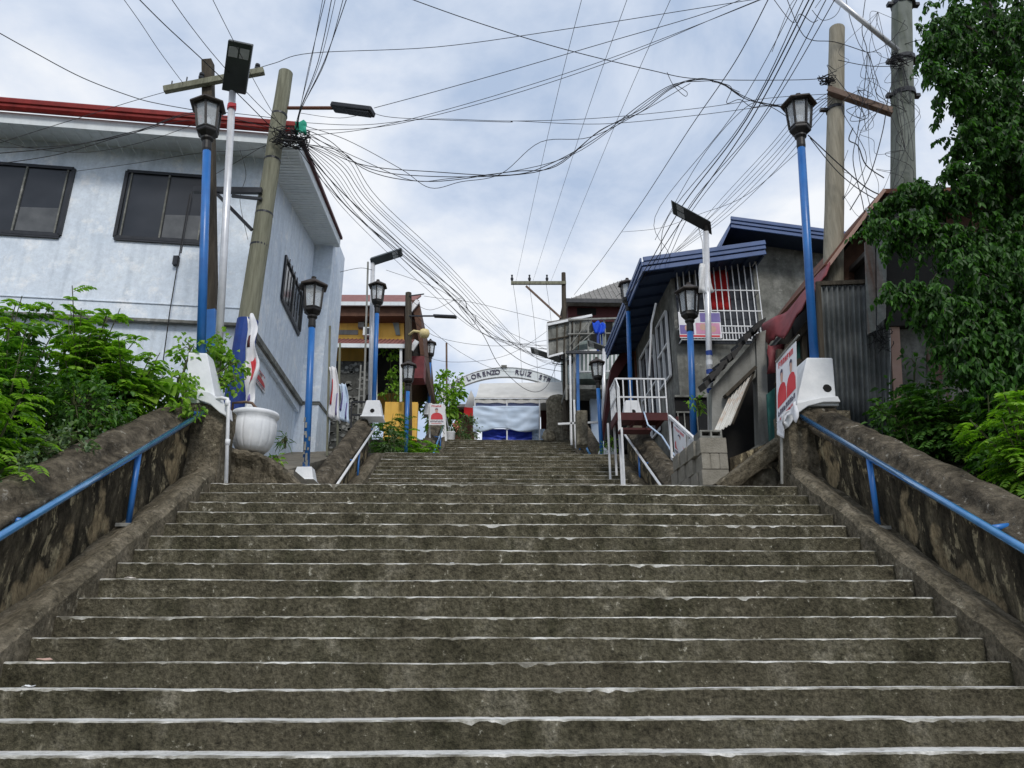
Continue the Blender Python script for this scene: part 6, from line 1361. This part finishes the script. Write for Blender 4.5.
for x, y, s_ in ((140, 372, .34), (158, 380, .36), (148, 392, .3), (168, 388, .22)):
    p = np.array(pt(x, y, Y=9.85)[:]); lf.add(p[None], np.array([[0.5, -0.3, -0.45]]), np.array([[0.1, -0.7, 0.6]]), [s_], [s_*0.85], 0.1)
lf.build('foliage', M['leaf_bright'], t); b = MB(); b.tube([pt(150, 410, Y=10), pt(142, 374, Y=9.85)], 0.01, 5); b.build('stems', M['stem'], t)
t = fern_shrub('leafy frond drooping over the left coping onto the blue handrail', -4.75, 6.9, BANK_L(6.9)+0.2, 0.5, 0.5, 5, 6, M['leaf_bright'], leaflet=0.085, lean=(0.25, -0.2))
cl = [(Vector((-4.66+rng.uniform(-0.1, 0.12), Y, 2.9+0.55*(Y-10.22)+0.36)), (0.28, 0.26, 0.14)) for Y in np.linspace(5.9, 7.9, 9)]+[(Vector((-4.85, Y, 2.9+0.55*(Y-10.22)+0.34)), (0.2, 0.26, 0.16)) for Y in np.linspace(7.8, 9.3, 6)]
leaf_mass('creeper', 'small leaved light green creeper spilling over the near left coping', cl, 2600, 0.06, 0.042, M['leaf_grey'], 0.2, base=(-4.9, 7.0, BANK_L(7.0)))
# weeds
def weed(label, x, y, Y, r, m, n=2600, L=0.08, W=0.035, droop=0.2, name='weed', k=3):
    c = pt(x, y, Y=Y); cl = [(c+Vector((rng.uniform(-r, r)*0.6, rng.uniform(-r, r)*0.5, rng.uniform(-r, r)*0.6)), r*0.7) for _ in range(k)]
    return leaf_mass(name, label, cl, n, L, W, m, droop, 'plant', base=c+Vector((0, 0.1, -r*1.2)))
weed('small green weed growing between the planter ledge and the house', 274, 458, 11.6, 0.17, M['leaf_bright'], L=0.1)
weed('thin dry weed in front of the pale blue wall beside the planter', 284, 440, 11.9, 0.1, M['leaf_mid'], n=1500, L=0.16, W=0.012)
t = fern_shrub('light green shrub between the left mid wall and the slim pole', -3.0, 24.0, 5.0, 1.5, 0.55, 12, 10, M['leaf_bright'], leaflet=0.13, fl=0.6, wid=0.06)
t = fern_shrub('fluffy pale green shrub right of the lamp before the yellow house', -2.35, 24.2, 5.0, 1.3, 0.5, 12, 10, M['leaf_bright'], leaflet=0.13, fl=0.55, wid=0.06)
t = fern_shrub('palm like fern beside the holed white block and yellow garden wall', -3.3, 22.4, 5.2, 1.5, 0.6, 9, 8, M['leaf_mid'], leaflet=0.15, fl=0.7, wid=0.05)
weed('dry grey shrub on the second landing left of the lamp', 396, 447, 22.0, 0.5, M['leaf_grey'], n=500, L=0.12)
cl = [(pt(x, y, Y=26.5), (0.35, 0.3, 0.6)) for x, y in ((390, 350), (392, 368), (388, 385), (394, 400), (386, 412), (396, 420), (398, 385))]
leaf_mass('climbing_plant', 'tall loose green climber on the porch of the yellow house', cl, 260, 0.16, 0.09, M['leaf_bright'], 0.3, base=pt(392, 435, Y=26.5))
cl = [(pt(x, y, Y=33), r) for x, y, r in ((438, 390, 0.5), (449, 381, 0.5), (453, 392, 0.5), (443, 400, 0.75), (435, 410, 0.7), (452, 408, 0.6), (446, 420, 0.7), (438, 425, 0.7), (432, 392, 0.3), (457, 379, 0.25))]
leaf_mass('tree', 'light green small tree left of the arch sign and tent', cl, 110, 0.26, 0.14, M['leaf_bright'], 0.2, 'tree', base=pt(450, 445, Y=33))
cl = [(pt(x, y, Y=32), 0.4) for x, y in ((458, 430), (466, 425), (472, 434), (462, 438))]
leaf_mass('bush', 'yellowish flowering bush at the top left of the stairs', cl, 500, 0.14, 0.07, M['leaf_grey'], 0.1, base=pt(464, 444, Y=32))
weed('pinkish flower cluster on the bush at the top of the stairs', 461, 428, 31.5, 0.22, M['flower'], n=1200, L=0.09, W=0.07, name='flowers')
weed('yellow green potted plant in the lower window opening of the grey house', 700, 404, 13.2, 0.17, M['leaf_bright'], L=0.09, W=0.04)
weed('small green plant by the white drum under the maroon platform', 610, 448, 23, 0.3, M['leaf_bright'], n=900, L=0.12)
# ---- the big dark tree on the right
TR = [  # x, y, radius in m, Y
 (945, 20, .42, 8.6), (985, 15, .6, 8.8), (1020, 20, .6, 8.4), (935, 48, .22, 8.5), (960, 50, .42, 8.6), (1000, 60, .6, 8.6), (945, 82, .2, 8.4), (962, 98, .33, 8.5), (928, 70, .1, 8.4), (1000, 105, .55, 8.5),
 (1035, 90, .6, 8.3), (960, 140, .22, 8.6), (985, 150, .42, 8.6), (1022, 150, .55, 8.4), (955, 172, .16, 8.5), (920, 190, .2, 8.8), (942, 200, .22, 8.7), (900, 196, .14, 8.9), (970, 182, .3, 8.6), (905, 222, .14, 8.8), (880, 205, .1, 9.0), (872, 228, .1, 9.0), (925, 222, .22, 8.7), (950, 235, .28, 8.6),
 (1000, 200, .32, 8.9), (1030, 205, .4, 8.6), (985, 230, .3, 8.7), (1015, 245, .4, 8.5), (965, 270, .42, 8.4), (1000, 280, .5, 8.4), (1035, 285, .5, 8.2), (898, 290, .2, 8.6), (925, 295, .26, 8.5), (945, 312, .26, 8.4), (962, 335, .26, 8.4), (965, 365, .26, 8.4), (985, 385, .3, 8.3), (950, 350, .16, 8.5), (970, 310, .35, 8.4), 
 (1005, 320, .42, 8.3), (1035, 330, .5, 8.1), (990, 350, .35, 8.3), (1015, 370, .42, 8.2), (975, 345, .2, 8.4), (895, 235, .12, 8.9), (1045, 150, .6, 8.4), (1050, 230, .6, 8.4), (1050, 380, .5, 8.2), (970, 65, .4, 9.2), (1000, 165, .35, 9.2), (975, 20, .55, 9.3), (1010, 45, .6, 9.3), (985, 110, .45, 9.3), (1020, 120, .6, 9.3), (1000, 150, .4, 9.2), (950, 30, .3, 9.0), (1030, 180, .4, 9.2), (975, 255, .4, 8.9), (1000, 395, .35, 8.3)]
base = Vector((7.9, 8.9, 2.2))
t = thing('tree', base, 'large dark drooping leaf tree filling the right edge over the shack', 'tree')
lf = Leaves(); br = MB()
for x, y, r, Yq in TR:
    c = pt(x, y, Y=Yq); ntw = max(6, int(125*r)); 
    for q in range(ntw):
        dv = rng.normal(size=3); dv /= np.linalg.norm(dv); p0 = Vector(c)+Vector(dv*r*rng.random()**0.5*np.array([1, 1.3, 1])); Lh = rng.uniform(0.12, 0.34); a = rng.random()*6.28
        dr = Vector((math.cos(a)*0.8, math.sin(a)*0.8, -0.6 if rng.random() < 0.6 else 0.25)); ts = np.linspace(0, 1, 9)
        P = np.array([(p0+dr*Lh*s_+Vector((0, 0, -0.14*s_*s_)))[:] for s_ in ts]); n = len(P)*2
        P2 = np.repeat(P, 2, 0); sd_ = rnd(n, 0.55); sd_[:, 2] = -0.55-0.5*rng.random(n)
        lf.add(P2, sd_, rnd(n, 0.4)+np.array([0.0, -0.6, 0.6]), 0.085*(0.7+0.5*rng.random(n)), 0.045*(0.8+0.4*rng.random(n)), 0.25)
        if q % 3 == 0: br.tube([Vector(P[0]), Vector(P[4]), Vector(P[8])], 0.004, 4)
lf.build('crown', M['leaf_dark'], t)
b = MB(); lm = [base, Vector((7.8, 8.9, 4.0)), Vector((7.6, 8.8, 6.0)), Vector((7.7, 8.8, 8.5)), Vector((7.4, 8.7, 10.0))]
C = cat(lm, 6); b.tube(C, [0.17-0.14*i/len(C) for i in range(len(C))], 10); b.build('trunk', M['bark'], t)
for i in range(0, len(TR), 2):
    x, y, r, Yq = TR[i]; c = pt(x, y, Y=Yq); j = min(range(len(C)), key=lambda q: abs(C[q].z-(c.z-0.7))); o = C[j]
    br.tube(cat([o, o.lerp(c, 0.5)+Vector((0, 0, 0.25)), c], 5), [0.035, 0.033, 0.03, 0.028, 0.026, 0.024, 0.02, 0.018, 0.016, 0.013, 0.01][:11], 6)
br.build('branches', M['bark'], t)
# shrubs under it along the right coping
BANK_R = lambda Y: float(np.interp(Y, [2, 4, 10.4, 15], [-1.6, -0.5, 2.85, 3.1]))
for i, (x, y, Yq, h, lab, mm) in enumerate(((905, 440, 9.6, 0.85, 'leafy shrub beside the foot of the concrete pole above the right coping', 'leaf_mid'), (935, 455, 9.0, 0.9, 'dark shrub midway along the right coping', 'leaf_mid'), (985, 470, 8.2, 1.15, 'feathery bright shrub near the right frame edge above the coping', 'leaf_mid'), (1020, 485, 7.4, 1.2, 'feathery bright shrub cut by the right frame edge', 'leaf_bright'), (960, 440, 8.9, 1.0, 'feathery green shrub under the dark tree above the right coping', 'leaf_bright'))):
    p = pt(x, y, Y=Yq); X = max(5.35, p.x+0.1); fern_shrub(lab, X, Yq, BANK_R(Yq), h, 0.5, 11, 12, M[mm], leaflet=0.1, wid=0.036, group='feathery shrubs on the right bank')
cl = [(Vector((rng.uniform(5.25, 7.2), Yq, BANK_R(Yq)+rng.uniform(0.1, 0.55))), (0.38, 0.36, 0.33)) for Yq in rng.uniform(6.3, 10.0, 26)]
leaf_mass('bush', 'dark leafy undergrowth behind the right wall coping', cl, 1500, 0.085, 0.045, M['leaf_mid'], 0.3, base=(6, 8.5, BANK_R(8.5)))
cl = [(pt(x, y, Y=10.3), r) for x, y, r in ((905, 400, .28), (925, 385, .25), (885, 420, .2), (935, 410, .3), (915, 365, .16))]
leaf_mass('bush', 'glossy leaved bush climbing in front of the pink post and cement wall', cl, 1500, 0.12, 0.055, M['leaf_dark'], 0.4, base=pt(915, 440, Y=10.3))

# ---- small litter on the stairs
def litter(x, y, k, label, s, m='litter'):
    Y, Z = NF(k); p = pt(x, y, Y=Y+0.08); b = MB(); random.seed(int(x))
    b.grid([[Vector((p.x+(i-1.5)*s+random.uniform(-.3,.3)*s, Y+0.06+j*s*0.7, Z+0.012+random.uniform(0, 0.5)*s)) for i in range(4)] for j in range(3)]); o = b.build('litter', M[m], None, solid=0.003); setp(o, label, 'litter')
litter(130, 577, 8, 'crumpled pale wrapper at the left end of a middle step', 0.03)
litter(45, 658, 12, 'dry orange leaf litter at the left end of a lower step', 0.035, 'pinkpost')
litter(30, 682, 13, 'torn white scrap on the left end of a lower step', 0.03, 'whitepaint')
litter(452, 565, 7, 'tiny white chip in the middle of a step', 0.014, 'whitepaint')
